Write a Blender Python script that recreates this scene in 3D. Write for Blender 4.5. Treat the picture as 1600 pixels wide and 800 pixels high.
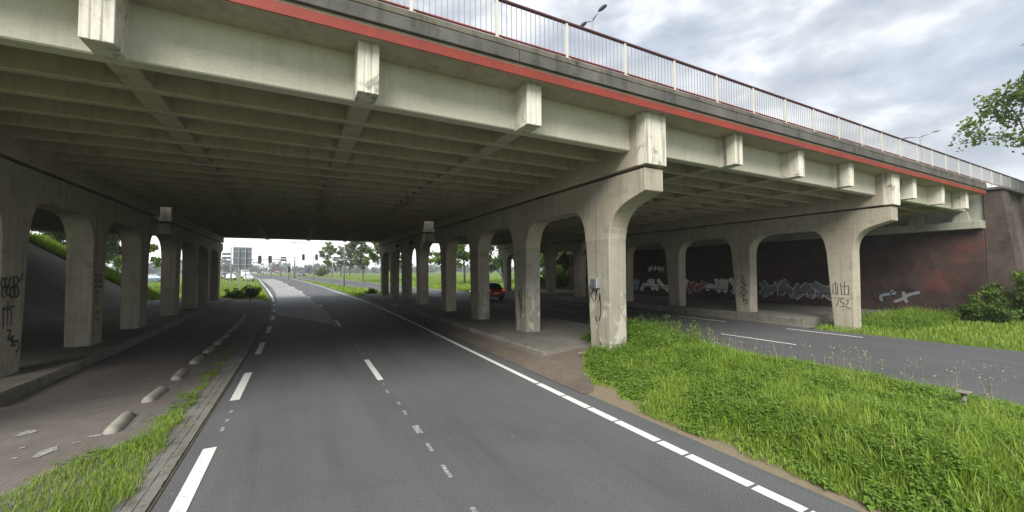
import bpy, bmesh, math, random
import numpy as np
from mathutils import Vector, Matrix

for o in list(bpy.data.objects): bpy.data.objects.remove(o)
S = bpy.context.scene
COL = S.collection
R = math.radians

# ------------------------------------------------------------------ camera
YAW, PITCH, ROLL, CH = 0.4918, 0.0366, -0.0061, 2.5
cam_d = bpy.data.cameras.new('camera'); cam = bpy.data.objects.new('camera', cam_d); COL.objects.link(cam)
cam_d.sensor_width = 36; cam_d.lens = 36*631.3/1600; cam_d.clip_start = .05; cam_d.clip_end = 6000
fw = Vector((math.sin(YAW)*math.cos(PITCH), math.cos(YAW)*math.cos(PITCH), math.sin(PITCH)))
rt = Vector((math.cos(YAW), -math.sin(YAW), 0)); up = rt.cross(fw)
c_, s_ = math.cos(ROLL), math.sin(ROLL)
cx = rt*c_ + up*s_; cy = -rt*s_ + up*c_
cam.matrix_world = Matrix(((cx.x, cy.x, -fw.x, 0), (cx.y, cy.y, -fw.y, 0), (cx.z, cy.z, -fw.z, CH), (0, 0, 0, 1)))
S.camera = cam

# ------------------------------------------------------------------ sky and sun
SUN_EL, SUN_AZ = 42, 220            # degrees; azimuth clockwise from +y (behind the camera, a little left)
W = bpy.data.worlds.new('World'); S.world = W; W.use_nodes = True
nt = W.node_tree; nt.nodes.clear()
def N(nt, t, **k):
    n = nt.nodes.new(t)
    for a, b in k.items(): setattr(n, a, b)
    return n
def L(nt, a, b): nt.links.new(a, b)
wo = N(nt, 'ShaderNodeOutputWorld'); bgn = N(nt, 'ShaderNodeBackground'); bgn.inputs[1].default_value = .1
sky = N(nt, 'ShaderNodeTexSky'); sky.sky_type = 'NISHITA'; sky.sun_disc = False
sky.sun_elevation = R(SUN_EL); sky.sun_rotation = R(SUN_AZ); sky.dust_density = 2.0
tc = N(nt, 'ShaderNodeTexCoord')
mp = N(nt, 'ShaderNodeMapping'); mp.inputs['Scale'].default_value = (1, 1, 2.1); mp.inputs['Rotation'].default_value = (0, 0, .9)
L(nt, tc.outputs['Generated'], mp.inputs[0])
n1 = N(nt, 'ShaderNodeTexNoise'); n1.inputs['Scale'].default_value = 5.6; n1.inputs['Detail'].default_value = 5; n1.inputs['Roughness'].default_value = .52; n1.inputs['Distortion'].default_value = .15
n2 = N(nt, 'ShaderNodeTexNoise'); n2.inputs['Scale'].default_value = 2.1; n2.inputs['Detail'].default_value = 3; n2.inputs['Roughness'].default_value = .55
L(nt, mp.outputs[0], n1.inputs[0]); L(nt, mp.outputs[0], n2.inputs[0])
cr = N(nt, 'ShaderNodeValToRGB'); e = cr.color_ramp.elements
e[0].position = .34; e[0].color = (2.6, 2.9, 3.4, 1); e[1].position = .68; e[1].color = (6.3, 6.4, 6.6, 1)
m_ = cr.color_ramp.elements.new(.5); m_.color = (3.75, 4.0, 4.35, 1)
L(nt, n1.outputs[0], cr.inputs[0])
cf = N(nt, 'ShaderNodeValToRGB'); cf.color_ramp.elements[0].position = .34; cf.color_ramp.elements[1].position = .52
cf.color_ramp.elements[0].color = (.72, .72, .72, 1)
L(nt, n2.outputs[0], cf.inputs[0])
mx = N(nt, 'ShaderNodeMix', data_type='RGBA'); L(nt, cf.outputs[0], mx.inputs[0]); L(nt, sky.outputs[0], mx.inputs[6]); L(nt, cr.outputs[0], mx.inputs[7])
sx = N(nt, 'ShaderNodeSeparateXYZ'); L(nt, tc.outputs['Generated'], sx.inputs[0])
hz = N(nt, 'ShaderNodeMapRange'); hz.inputs[1].default_value = 0; hz.inputs[2].default_value = .2; hz.inputs[3].default_value = 1; hz.inputs[4].default_value = 0; hz.interpolation_type = 'SMOOTHSTEP'
L(nt, sx.outputs[2], hz.inputs[0])
mx2 = N(nt, 'ShaderNodeMix', data_type='RGBA'); L(nt, hz.outputs[0], mx2.inputs[0]); L(nt, mx.outputs[2], mx2.inputs[6]); mx2.inputs[7].default_value = (9.5, 9.6, 9.3, 1)
L(nt, mx2.outputs[2], bgn.inputs[0]); L(nt, bgn.outputs[0], wo.inputs[0])

sd = bpy.data.lights.new('sun', 'SUN'); sd.energy = 3.2; sd.angle = R(38); sd.color = (1, .96, .88)
sun = bpy.data.objects.new('sun', sd); COL.objects.link(sun)
az = R(SUN_AZ); d = Vector((math.sin(az)*math.cos(R(SUN_EL)), math.cos(az)*math.cos(R(SUN_EL)), math.sin(R(SUN_EL))))
sun.rotation_euler = d.to_track_quat('Z', 'Y').to_euler()

S.render.engine = 'CYCLES'
S.view_settings.view_transform = 'Standard'; S.view_settings.look = 'None'; S.view_settings.gamma = 1
S.view_settings.use_curve_mapping = False; S.view_settings.exposure = 1.02
S.cycles.max_bounces = 7; S.cycles.diffuse_bounces = 4; S.cycles.transparent_max_bounces = 8

HAZE = .0008
# ------------------------------------------------------------------ helpers
def wloc(o):
    v = Vector((0, 0, 0))
    while o is not None: v += o.location; o = o.parent
    return v
def tag(o, label=None, cat=None, group=None, kind=None):
    if label: o['label'] = label
    if cat: o['category'] = cat
    if group: o['group'] = group
    if kind: o['kind'] = kind
    return o
def empty(name, loc=(0, 0, 0), label=None, cat=None, group=None):
    o = bpy.data.objects.new(name, None); COL.objects.link(o); o.location = loc; o.empty_display_size = .2
    return tag(o, label, cat, group)
def link(name, me, parent=None, loc=None):
    o = bpy.data.objects.new(name, me); COL.objects.link(o)
    if parent: o.parent = parent
    if loc: o.location = loc
    return o
def copy_tree(o, parent=None):
    c = o.copy(); COL.objects.link(c); c.parent = parent
    for ch in list(o.children): copy_tree(ch, c)
    return c
def npmesh(name, V, T, mat, smooth=False):
    """V (n,3) array, T (m,3) triangle array"""
    me = bpy.data.meshes.new(name)
    V = np.asarray(V, dtype=np.float32); T = np.asarray(T, dtype=np.int32)
    k = T.shape[1]
    me.vertices.add(len(V)); me.vertices.foreach_set('co', V.ravel())
    me.loops.add(T.size); me.loops.foreach_set('vertex_index', T.ravel())
    me.polygons.add(len(T)); me.polygons.foreach_set('loop_start', np.arange(0, T.size, k, dtype=np.int32))
    me.polygons.foreach_set('loop_total', np.full(len(T), k, dtype=np.int32))
    if smooth: me.polygons.foreach_set('use_smooth', np.ones(len(T), dtype=bool))
    me.update(calc_edges=True); me.materials.append(mat)
    return me
class G:
    def __init__(s): s.v = []; s.f = []
    def add(s, vs, fs):
        b = len(s.v); s.v += [tuple(q) for q in vs]; s.f += [[i+b for i in f] for f in fs]; return s
    def box(s, x0, x1, y0, y1, z0, z1):
        return s.hexa([(x0, y0, z0), (x1, y0, z0), (x1, y1, z0), (x0, y1, z0), (x0, y0, z1), (x1, y0, z1), (x1, y1, z1), (x0, y1, z1)])
    def hexa(s, p):
        return s.add(p, [(0, 3, 2, 1), (4, 5, 6, 7), (0, 1, 5, 4), (1, 2, 6, 5), (2, 3, 7, 6), (3, 0, 4, 7)])
    def prism(s, poly, a0, a1, axis):
        """poly of 2D points extruded along axis: 'x' -> poly is (y,z); 'y' -> (x,z); 'z' -> (x,y)"""
        n = len(poly)
        f = {'x': lambda p, a: (a, p[0], p[1]), 'y': lambda p, a: (p[0], a, p[1]), 'z': lambda p, a: (p[0], p[1], a)}[axis]
        vs = [f(p, a0) for p in poly] + [f(p, a1) for p in poly]
        fs = [list(range(n))[::-1], list(range(n, 2*n))] + [(i, (i+1) % n, n+(i+1) % n, n+i) for i in range(n)]
        return s.add(vs, fs)
    def tube(s, p0, p1, r0, r1=None, n=8, cap=True):
        r1 = r0 if r1 is None else r1
        p0, p1 = Vector(p0), Vector(p1); d = (p1-p0).normalized()
        a = d.orthogonal().normalized(); b = d.cross(a)
        vs = []
        for p, r in ((p0, r0), (p1, r1)):
            for i in range(n):
                t = 2*math.pi*i/n; vs.append(p + (a*math.cos(t)+b*math.sin(t))*r)
        fs = [(i, (i+1) % n, n+(i+1) % n, n+i) for i in range(n)]
        if cap: fs += [list(range(n))[::-1], list(range(n, 2*n))]
        return s.add(vs, fs)
    def sheet(s, rows):
        """rows: list of equal-length point rows"""
        m = len(rows[0]); vs = [p for r in rows for p in r]
        return s.add(vs, [(i*m+j, i*m+j+1, (i+1)*m+j+1, (i+1)*m+j) for i in range(len(rows)-1) for j in range(m-1)])
    def mesh(s, name, mat, off=(0, 0, 0)):
        me = bpy.data.meshes.new(name)
        me.from_pydata([(a-off[0], b-off[1], c-off[2]) for a, b, c in s.v], [], s.f)
        bm = bmesh.new(); bm.from_mesh(me); bmesh.ops.recalc_face_normals(bm, faces=bm.faces); bm.to_mesh(me); bm.free()
        me.materials.append(mat); return me
    def obj(s, name, mat, parent=None, bevel=0, smooth=False, seg=1):
        off = wloc(parent) if parent else (0, 0, 0)
        me = s.mesh(name, mat, off)
        if smooth:
            for p in me.polygons: p.use_smooth = True
        o = link(name, me, parent)
        if bevel:
            b = o.modifiers.new('bevel', 'BEVEL'); b.width = bevel; b.segments = seg; b.limit_method = 'ANGLE'; b.angle_limit = R(40)
        return o

# ------------------------------------------------------------------ materials
MATS = {}
def newmat(name):
    m = bpy.data.materials.new(name); m.use_nodes = True; t = m.node_tree
    b = t.nodes['Principled BSDF']; MATS[name] = m
    return m, t, b
def wpos(t, scale=(1, 1, 1)):
    g = N(t, 'ShaderNodeNewGeometry'); m = N(t, 'ShaderNodeMapping'); m.inputs['Scale'].default_value = scale
    L(t, g.outputs['Position'], m.inputs[0]); return m.outputs[0]
def noise(t, vec, sc, det=5, rough=.55, dist=0):
    n = N(t, 'ShaderNodeTexNoise'); n.inputs['Scale'].default_value = sc; n.inputs['Detail'].default_value = det
    n.inputs['Roughness'].default_value = rough; n.inputs['Distortion'].default_value = dist
    L(t, vec, n.inputs[0]); return n.outputs[0]
def ramp(t, fac, stops):
    r = N(t, 'ShaderNodeValToRGB'); el = r.color_ramp.elements
    while len(el) < len(stops): el.new(.5)
    for q, (p, c) in zip(el, stops):
        q.position = p; q.color = (*c, 1) if isinstance(c, (tuple, list)) else (c, c, c, 1)
    L(t, fac, r.inputs[0]); return r.outputs[0]
def mixc(t, fac, a, b, mode='MIX'):
    m = N(t, 'ShaderNodeMix', data_type='RGBA', blend_type=mode)
    for s, i in ((fac, 0), (a, 6), (b, 7)):
        if hasattr(s, 'is_linked'): L(t, s, m.inputs[i])
        elif i == 0: m.inputs[0].default_value = s
        else: m.inputs[i].default_value = (*s, 1)
    return m.outputs[2]
def bump(t, b, h, strength=.3, dist=.02):
    n = N(t, 'ShaderNodeBump'); n.inputs['Strength'].default_value = strength; n.inputs['Distance'].default_value = dist
    L(t, h, n.inputs['Height']); L(t, n.outputs[0], b.inputs['Normal'])
def plain(name, col, rough=.6, metal=0, var=.12, sc=6, spec=.5):
    m, t, b = newmat(name); v = wpos(t)
    c = mixc(t, noise(t, v, sc), tuple(x*(1-var) for x in col), tuple(min(1, x*(1+var)) for x in col))
    L(t, c, b.inputs['Base Color']); b.inputs['Roughness'].default_value = rough; b.inputs['Metallic'].default_value = metal
    b.inputs['Specular IOR Level'].default_value = spec
    return m
def concrete(name, lo, hi, stain=(.10, .09, .07), samt=.5, streak=1.0, boards=0, peel=None, rough=.85):
    m, t, b = newmat(name); v = wpos(t)
    big = noise(t, v, .9, 4, .6, .3); fine = noise(t, v, 22, 2, .6)
    c = mixc(t, ramp(t, big, [(.3, 0), (.7, 1)]), lo, hi)
    c = mixc(t, ramp(t, fine, [(.35, .0), (.75, .22)]), c, tuple(x*.55 for x in lo))
    vs = wpos(t, (5.5, 5.5, .35)); st = ramp(t, noise(t, vs, 1.0, 3, .65), [(.52, 0), (.74, samt*streak)])
    c = mixc(t, st, c, stain)
    sp = ramp(t, noise(t, v, 2.3, 4, .7, .5), [(.56, 0), (.7, samt)])
    c = mixc(t, sp, c, stain)
    if peel:
        pm = ramp(t, noise(t, wpos(t, (2.2, 2.2, 1.5)), 1.6, 7, .62, .2), [(.545, 0), (.575, 1)])
        g = N(t, 'ShaderNodeNewGeometry'); sz = N(t, 'ShaderNodeSeparateXYZ'); L(t, g.outputs['Position'], sz.inputs[0])
        mr = N(t, 'ShaderNodeMapRange'); mr.inputs[1].default_value = 1.2; mr.inputs[2].default_value = 2.6; mr.inputs[3].default_value = 1; mr.inputs[4].default_value = 0
        L(t, sz.outputs[2], mr.inputs[0])
        mu = N(t, 'ShaderNodeMath', operation='MULTIPLY'); L(t, pm, mu.inputs[0]); L(t, mr.outputs[0], mu.inputs[1])
        c = mixc(t, mu.outputs[0], c, peel)
    L(t, c, b.inputs['Base Color']); b.inputs['Roughness'].default_value = rough; b.inputs['Specular IOR Level'].default_value = .25
    h = noise(t, v, 30, 3, .7)
    if boards:
        g_ = N(t, 'ShaderNodeNewGeometry'); s_x = N(t, 'ShaderNodeSeparateXYZ'); L(t, g_.outputs['Position'], s_x.inputs[0])
        ad = N(t, 'ShaderNodeMath', operation='ADD'); L(t, s_x.outputs[0], ad.inputs[0]); L(t, s_x.outputs[1], ad.inputs[1])
        cb = N(t, 'ShaderNodeCombineXYZ'); L(t, s_x.outputs[2], cb.inputs[0]); L(t, ad.outputs[0], cb.inputs[1])
        bk = N(t, 'ShaderNodeTexBrick'); bk.inputs['Scale'].default_value = 1; bk.inputs['Brick Width'].default_value = 1.6; bk.inputs['Row Height'].default_value = .14; bk.inputs['Mortar Size'].default_value = .004
        bk.inputs['Color1'].default_value = (1, 1, 1, 1); bk.inputs['Color2'].default_value = (.84, .84, .82, 1); bk.inputs['Mortar'].default_value = (.66, .65, .62, 1)
        L(t, cb.outputs[0], bk.inputs[0]); c = mixc(t, .8, c, bk.outputs[0], 'MULTIPLY'); L(t, c, b.inputs['Base Color'])
        w = N(t, 'ShaderNodeTexWave', bands_direction='Z'); w.inputs['Scale'].default_value = boards; w.inputs['Distortion'].default_value = .6
        L(t, v, w.inputs[0]); h = mixc(t, .35, h, w.outputs['Color'])
    bump(t, b, h, .35, .012)
    return m
M_PIER = concrete('pier_concrete', (.335, .305, .24), (.425, .393, .32), samt=.4, boards=1.3)
M_PEEL = concrete('peeling_pier_concrete', (.28, .262, .212), (.345, .325, .268), samt=.45, boards=1.3, peel=(.42, .405, .35))
M_BEAM = concrete('beam_concrete', (.36, .315, .245), (.45, .40, .315), stain=(.16, .13, .095), samt=.35)
M_GIRD = concrete('painted_girder', (.48, .462, .38), (.58, .56, .47), stain=(.24, .215, .16), samt=.22)
M_BRKT = concrete('bracket_concrete', (.54, .52, .44), (.66, .64, .56), stain=(.10, .09, .07), samt=.75, streak=1.2)
M_FASC = concrete('fascia_concrete', (.07, .07, .065), (.135, .133, .122), stain=(.028, .028, .025), samt=.7)
M_EDGEK = concrete('lichen_kerb', (.09, .083, .066), (.165, .153, .125), stain=(.035, .033, .026), samt=.8)
M_KERBC = concrete('kerb_concrete', (.15, .14, .12), (.24, .225, .195), stain=(.06, .055, .04), samt=.6)
M_STUB = concrete('divider_concrete', (.24, .225, .195), (.34, .325, .28), stain=(.11, .095, .07), samt=.55)
M_PAVE = concrete('pavement_slabs', (.135, .126, .11), (.205, .193, .17), stain=(.07, .062, .05), samt=.45)
M_LEDGE = concrete('ledge_concrete', (.27, .27, .23), (.36, .36, .31), samt=.4)
M_SLOPE = concrete('slope_paving', (.16, .148, .13), (.23, .212, .19), stain=(.08, .075, .06), samt=.45)
M_RED = concrete('red_paint', (.20, .036, .025), (.255, .045, .030), stain=(.085, .036, .028), samt=.5, rough=.6)
M_RAILR = plain('rail_red', (.085, .026, .03), .5)
M_WHITE = plain('cream_paint', (.50, .49, .455), .5, var=.1)
M_BAR = plain('bar_paint', (.27, .27, .265), .5)
M_STEEL = plain('galvanised_steel', (.36, .37, .38), .45, .6)
M_DARK = plain('dark_plastic', (.02, .02, .022), .5)
M_GREY = plain('sign_back', (.12, .145, .17), .5, .3)
M_BLACKINK = plain('black_spray', (.012, .012, .014), .6)
M_BLUEINK = plain('blue_spray', (.16, .24, .36), .6)
M_WHITEINK = plain('white_spray', (.72, .72, .70), .6, var=.15)
M_GREYINK = plain('faded_spray', (.17, .19, .21), .7, var=.3, sc=2)
M_PINKINK = plain('pink_spray', (.28, .10, .10), .7, var=.3, sc=2)
M_TYRE = plain('tyre_rubber', (.018, .018, .018), .8)
M_RIM = plain('wheel_rim', (.45, .45, .46), .3, .8)
M_GLASS = plain('car_glass', (.012, .014, .016), .08)
M_SOILBROWN = plain('dry_litter', (.16, .11, .07), .95, var=.5, sc=12)

def asphalt(name, lo, hi, streaks=True):
    m, t, b = newmat(name); v = wpos(t)
    f = noise(t, v, 62, 3, .75); f2 = noise(t, v, 140, 2, .7); big = noise(t, wpos(t, (1.1, .10, 1)), 1.0, 5, .6)
    c = mixc(t, ramp(t, big, [(.32, 0), (.68, 1)]), lo, hi)
    c = mixc(t, ramp(t, noise(t, v, .55, 6, .65, .4), [(.5, 0), (.72, .45)]), c, tuple(x*.66 for x in lo))
    c = mixc(t, ramp(t, f, [(.32, .85), (.5, 0)]), c, tuple(x*.4 for x in lo))
    c = mixc(t, ramp(t, f, [(.55, 0), (.72, .85)]), c, tuple(min(1, x*2.0) for x in hi))
    c = mixc(t, ramp(t, f2, [(.6, 0), (.72, .55)]), c, tuple(min(1, x*2.6) for x in hi))
    c = mixc(t, ramp(t, noise(t, v, 7, 2, .5), [(.745, 0), (.765, .4)]), c, (.3, .3, .29))
    st = ramp(t, noise(t, wpos(t, (2.2, .12, 1)), 1.0, 6, .65, .2), [(.52, 0), (.72, .45)])
    c = mixc(t, st, c, tuple(x*.6 for x in lo))
    L(t, c, b.inputs['Base Color']); b.inputs['Roughness'].default_value = .78; b.inputs['Specular IOR Level'].default_value = .35
    bump(t, b, f, .55, .008)
    return m
M_ASPH = asphalt('asphalt', (.078, .0805, .085), (.106, .109, .114))
M_ASPHP = asphalt('pale_asphalt', (.24, .242, .242), (.30, .302, .302))
M_ASPH2 = asphalt('asphalt_far_road', (.075, .077, .082), (.10, .102, .108))
def paint(name, lvl=.72, wear=.46):
    m, t, b = newmat(name); v = wpos(t)
    w = ramp(t, noise(t, v, 26, 6, .7), [(wear-.09, 0), (wear, 1)])
    c = mixc(t, w, (.16, .16, .16), mixc(t, noise(t, v, 3), (lvl*.86,)*3, (lvl, lvl, lvl*.97)))
    L(t, c, b.inputs['Base Color']); b.inputs['Roughness'].default_value = .7
    return m
M_PAINT = paint('road_paint', .70, .43); M_WORN = paint('worn_road_paint', .36, .55)
def brickmat(name, axes, c1, c2, mortar, bw=.22, bh=.075, dirt=.6, msz=.012, patch=None):
    m, t, b = newmat(name)
    g = N(t, 'ShaderNodeNewGeometry'); s = N(t, 'ShaderNodeSeparateXYZ'); L(t, g.outputs['Position'], s.inputs[0])
    cb = N(t, 'ShaderNodeCombineXYZ'); L(t, s.outputs[axes[0]], cb.inputs[0]); L(t, s.outputs[axes[1]], cb.inputs[1])
    br = N(t, 'ShaderNodeTexBrick'); br.inputs['Scale'].default_value = 1; br.inputs['Brick Width'].default_value = bw; br.inputs['Row Height'].default_value = bh
    br.inputs['Mortar Size'].default_value = msz; br.inputs['Color1'].default_value = (*c1, 1); br.inputs['Color2'].default_value = (*c2, 1); br.inputs['Mortar'].default_value = (*mortar, 1)
    L(t, cb.outputs[0], br.inputs[0])
    v = wpos(t); d = ramp(t, noise(t, v, .8, 6, .65, .3), [(.4, 0), (.7, dirt)])
    c = br.outputs[0]
    if patch: c = mixc(t, ramp(t, noise(t, v, .45, 4, .6, .2), [(.54, 0), (.66, .85)]), c, patch)
    c = mixc(t, d, c, tuple(x*.35 for x in c1))
    c = mixc(t, ramp(t, noise(t, v, 3.5, 5), [(.45, 0), (.8, .3)]), c, tuple(min(1, x*1.6) for x in mortar))
    L(t, c, b.inputs['Base Color']); b.inputs['Roughness'].default_value = .9; b.inputs['Specular IOR Level'].default_value = .2
    bump(t, b, br.outputs['Fac'], -.5, .01)
    return m
M_BRICKW = brickmat('abutment_brick', (1, 2), (.066, .036, .029), (.054, .034, .029), (.056, .048, .043), dirt=.9, patch=(.105, .040, .031))
M_BRICKP = brickmat('pylon_brick', (1, 2), (.075, .05, .04), (.055, .04, .034), (.095, .085, .075), dirt=.8)
M_BRICKF = brickmat('wing_brick', (0, 2), (.10, .075, .062), (.075, .058, .05), (.15, .135, .12), dirt=.6)
M_CYCLE = brickmat('cycle_path_brick', (1, 0), (.165, .147, .135), (.145, .131, .122), (.12, .11, .10), bw=.21, bh=.07, dirt=.4, msz=.006)
M_VERGEP = brickmat('reddish_verge_brick', (1, 0), (.142, .115, .095), (.122, .10, .085), (.095, .08, .068), bw=.21, bh=.07, dirt=.4, msz=.006)
M_GUTTER = concrete('gutter_paver', (.13, .127, .115), (.205, .198, .18), stain=(.06, .062, .035), samt=.7)
M_SIDESTRIP = concrete('side_strip', (.11, .103, .092), (.16, .152, .137), stain=(.055, .058, .03), samt=.7)

def groundmat():
    m, t, b = newmat('meadow_ground'); v = wpos(t)
    c = ramp(t, noise(t, v, .35, 8, .65, .2), [(.25, (.08, .13, .026)), (.5, (.125, .175, .038)), (.75, (.20, .21, .07))])
    c = mixc(t, ramp(t, noise(t, v, 4, 5, .7), [(.4, 0), (.7, .5)]), c, (.09, .15, .03))
    L(t, c, b.inputs['Base Color']); b.inputs['Roughness'].default_value = 1; b.inputs['Specular IOR Level'].default_value = .1
    bump(t, b, noise(t, v, 7, 6, .8), .8, .08)
    return m
M_GROUND = groundmat()
M_SOIL = plain('verge_soil', (.12, .10, .06), 1, var=.4, sc=9, spec=.1)
M_SAND = plain('dusty_edge', (.18, .15, .105), 1, var=.3, sc=14, spec=.1)
def leafmat(name, cols, trans=.35, straw=None):
    m, t, b = newmat(name); g = N(t, 'ShaderNodeNewGeometry')
    r = ramp(t, g.outputs['Random Per Island'], [(i/(len(cols)-1), c) for i, c in enumerate(cols)])
    big = ramp(t, noise(t, g.outputs['Position'], .9, 4), [(.35, 0), (.68, .55)])
    c = mixc(t, big, r, cols[-1])
    if straw:
        wn = N(t, 'ShaderNodeMath', operation='FRACT'); ml = N(t, 'ShaderNodeMath', operation='MULTIPLY'); ml.inputs[1].default_value = 37.7
        L(t, g.outputs['Random Per Island'], ml.inputs[0]); L(t, ml.outputs[0], wn.inputs[0])
        c = mixc(t, ramp(t, wn.outputs[0], [(.955, 0), (.965, .75)]), c, straw)
    b.inputs['Roughness'].default_value = .6; b.inputs['Specular IOR Level'].default_value = .25
    L(t, c, b.inputs['Base Color'])
    tr = N(t, 'ShaderNodeBsdfTranslucent'); L(t, mixc(t, 1, c, (1.0, 1.0, .55), 'MULTIPLY'), tr.inputs[0])
    ms = N(t, 'ShaderNodeMixShader'); ms.inputs[0].default_value = trans
    L(t, b.outputs[0], ms.inputs[1]); L(t, tr.outputs[0], ms.inputs[2]); L(t, ms.outputs[0], t.nodes['Material Output'].inputs[0])
    return m
M_GRASS = leafmat('grass_blades', [(.10, .19, .02), (.155, .26, .028), (.20, .315, .038), (.25, .345, .055)], straw=(.36, .33, .17))
M_WEED = leafmat('weed_leaves', [(.09, .18, .03), (.13, .235, .038), (.175, .28, .048)])
M_STRAW = leafmat('seed_heads', [(.30, .26, .15), (.36, .33, .2), (.24, .23, .11)], .2)
M_LEAFA = leafmat('ash_leaves', [(.065, .115, .022), (.10, .165, .03), (.14, .21, .04)])
M_LEAFB = leafmat('poplar_leaves', [(.07, .10, .05), (.10, .135, .07), (.13, .165, .085)], .3)
M_LEAFC = leafmat('dark_leaves', [(.04, .085, .018), (.065, .12, .022), (.10, .16, .03)])
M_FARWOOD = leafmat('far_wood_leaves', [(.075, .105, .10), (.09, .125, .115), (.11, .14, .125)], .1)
M_BARK = plain('bark', (.10, .085, .065), .95, var=.4, sc=8, spec=.1)

# ------------------------------------------------------------------ terrain and roads
def zg(y):
    t = min(max((y-45)/90, 0), 1); return 1.15*t*t*(3-2*t)
def interp(y, tab):
    return float(np.interp(y, [a for a, b in tab], [b for a, b in tab]))
TR = [(-20, 4.55), (2, 4.62), (8, 4.74), (13, 4.9), (24, 5.2), (34, 5.2), (45, 4.95), (58, 4.35), (72, 3.5), (95, 1.0), (129, -3.4), (180, -11), (300, -32), (600, -95)]
TL = [(-20, -1.15), (5, -1.08), (17, -.93), (30, -1.1), (41, -1.6), (60, -2.95), (95, -6.1), (111, -7.5), (129, -10), (180, -18.5), (300, -40), (600, -103)]
TC = [(-20, 1.55), (4, 1.6), (6, 1.68), (10, 1.78), (12, 1.85), (20, 1.9), (33, 1.75), (60, .6), (95, -2.6), (129, -6.7), (180, -14.7), (300, -36), (600, -99)]
T2A = [(-20, 10.9), (24, 11.0), (42, 10.8), (55, 9.5), (70, 7.0), (90, 3.7), (108, .8), (129, -2.2), (180, -9.6), (300, -30), (600, -93)]   # far carriageway near edge
T2B = [(-20, 18.95), (24, 19.2), (42, 18.6), (60, 16.4), (77, 13.6), (108, 8.3), (140, 1.4), (180, -5), (300, -25), (600, -88)]
def smooth(tab):
    ys = np.concatenate([np.arange(-20, 60, 1.0), np.arange(60, 200, 4.0), np.arange(200, 601, 25.0)])
    xs = np.interp(ys, [a for a, b in tab], [b for a, b in tab])
    fine = np.arange(-60, 700, 1.0); f = np.interp(fine, [a for a, b in tab], [b for a, b in tab])
    k = np.ones(17)/17; fs = np.convolve(np.pad(f, 8, mode='edge'), k, 'valid')
    return lambda y: float(np.interp(y, fine, fs))
xR_, xL_, xC_, x2a, x2b = smooth(TR), smooth(TL), smooth(TC), smooth(T2A), smooth(T2B)
YS = [float(a) for a in np.concatenate([np.arange(-20, 60, 2.0), np.arange(60, 200, 5.0), np.arange(200, 601, 25.0)])]

g = G()
gy = [-400, -100, -20] + [float(a) for a in range(0, 160, 6)] + [180, 250, 400, 800, 2000, 4000]
gx = [-4000, -1500, -400, -120, -60, -30, -12, 0, 12, 30, 60, 120, 400, 1500, 4000]
g.sheet([[(x, y, zg(y)-.06) for x in gx] for y in gy])
tag(g.obj('ground', M_GROUND), kind='structure')

def strip(fa, fb, dz, ys=YS):
    return G().sheet([[(fa(y), y, zg(y)+dz), ((fa(y)+fb(y))/2, y, zg(y)+dz), (fb(y), y, zg(y)+dz)] for y in ys])
road = strip(lambda y: xL_(y)-.28, lambda y: xR_(y)+.5, 0.0).obj('road', M_ASPH); tag(road, kind='structure')
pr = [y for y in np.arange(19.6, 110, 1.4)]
G().sheet([[(max(xL_(y)+.12, xC_(y)-.08-2.75*min(1, ((y-19.6)/8)**1.3)), y, zg(y)+.004), (xC_(y)-.08, y, zg(y)+.004)] for y in pr]).obj('pale_lane_surface', M_ASPHP, road)  # paler sheet over the left lane, tapering to a point at its near end
road2 = strip(x2a, x2b, 0.0).obj('road', M_ASPH2); tag(road2, kind='structure')

def mark(fx, y0, y1, w, mat, parent, name, dz=.008, off=0.0, n=None):
    n = n or max(1, int((y1-y0)/2))
    ys = [y0+(y1-y0)*i/n for i in range(n+1)]
    return G().sheet([[(fx(y)+off-w/2, y, zg(y)+dz), (fx(y)+off+w/2, y, zg(y)+dz)] for y in ys]).obj(name, mat, parent)
for a, b in [(-.5, 2.2), (4.66, 7.19), (9.61, 12.05), (14.58, 16.95), (19.5, 21.9), (24.5, 26.9), (29.4, 31.8), (34.4, 36.8)]:
    mark(xL_, a, b, .16, M_PAINT, road, 'edge_dash')
mark(xL_, 40, 150, .14, M_PAINT, road, 'edge_line')
for a, b in [(-2.5, 0), (9.72, 12.15), (20.3, 22.8), (32, 34.5), (44, 46.5), (56, 58.5), (68, 70.5), (80, 83), (92, 95)]:
    mark(xC_, a, b, .13, M_PAINT, road, 'lane_dash')
rw = random.Random(5)
for a, b, w in [(3.55, 4.05, .05), (4.75, 5.1, .05), (5.55, 5.85, .05), (6.25, 6.6, .10), (7.15, 7.4, .05), (7.75, 7.95, .05), (8.6, 8.85, .05), (9.25, 9.4, .04), (12.9, 13.1, .04), (13.6, 13.8, .05), (14.6, 14.8, .04), (15.9, 16.2, .04), (17.3, 17.6, .05)]:
    mark(xC_, a, b, w, M_WORN, road, 'worn_lane_mark', off=rw.uniform(-.03, .03))
for a, b in [(7.85, 8.05), (8.3, 8.45), (8.8, 8.95)]:
    mark(xL_, a, b, .05, M_WORN, road, 'worn_lane_mark', off=.04)
ed = [-3.4, -2.1, -.8, .45, 1.45, 2.32, 2.88, 3.78, 4.27, 5.17, 5.9, 6.7, 7.7]
for a, b in zip(ed[:-1], ed[1:]):
    mark(xR_, a+.02, b-.02, .15, M_PAINT, road, 'edge_block')
mark(xR_, 7.74, 150, .13, M_PAINT, road, 'edge_line')
mark(lambda y: x2a(y)+.5, -15, 150, .12, M_PAINT, road2, 'edge_line')
for a, b in [(-4.6, -2), (7.42, 10.1), (19.4, 22.1), (31.4, 34.1), (43.4, 46), (55, 58), (67, 70)]:
    mark(lambda y: (x2a(y)+x2b(y))/2-.45, a, b, .11, M_PAINT, road2, 'lane_dash')
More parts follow.
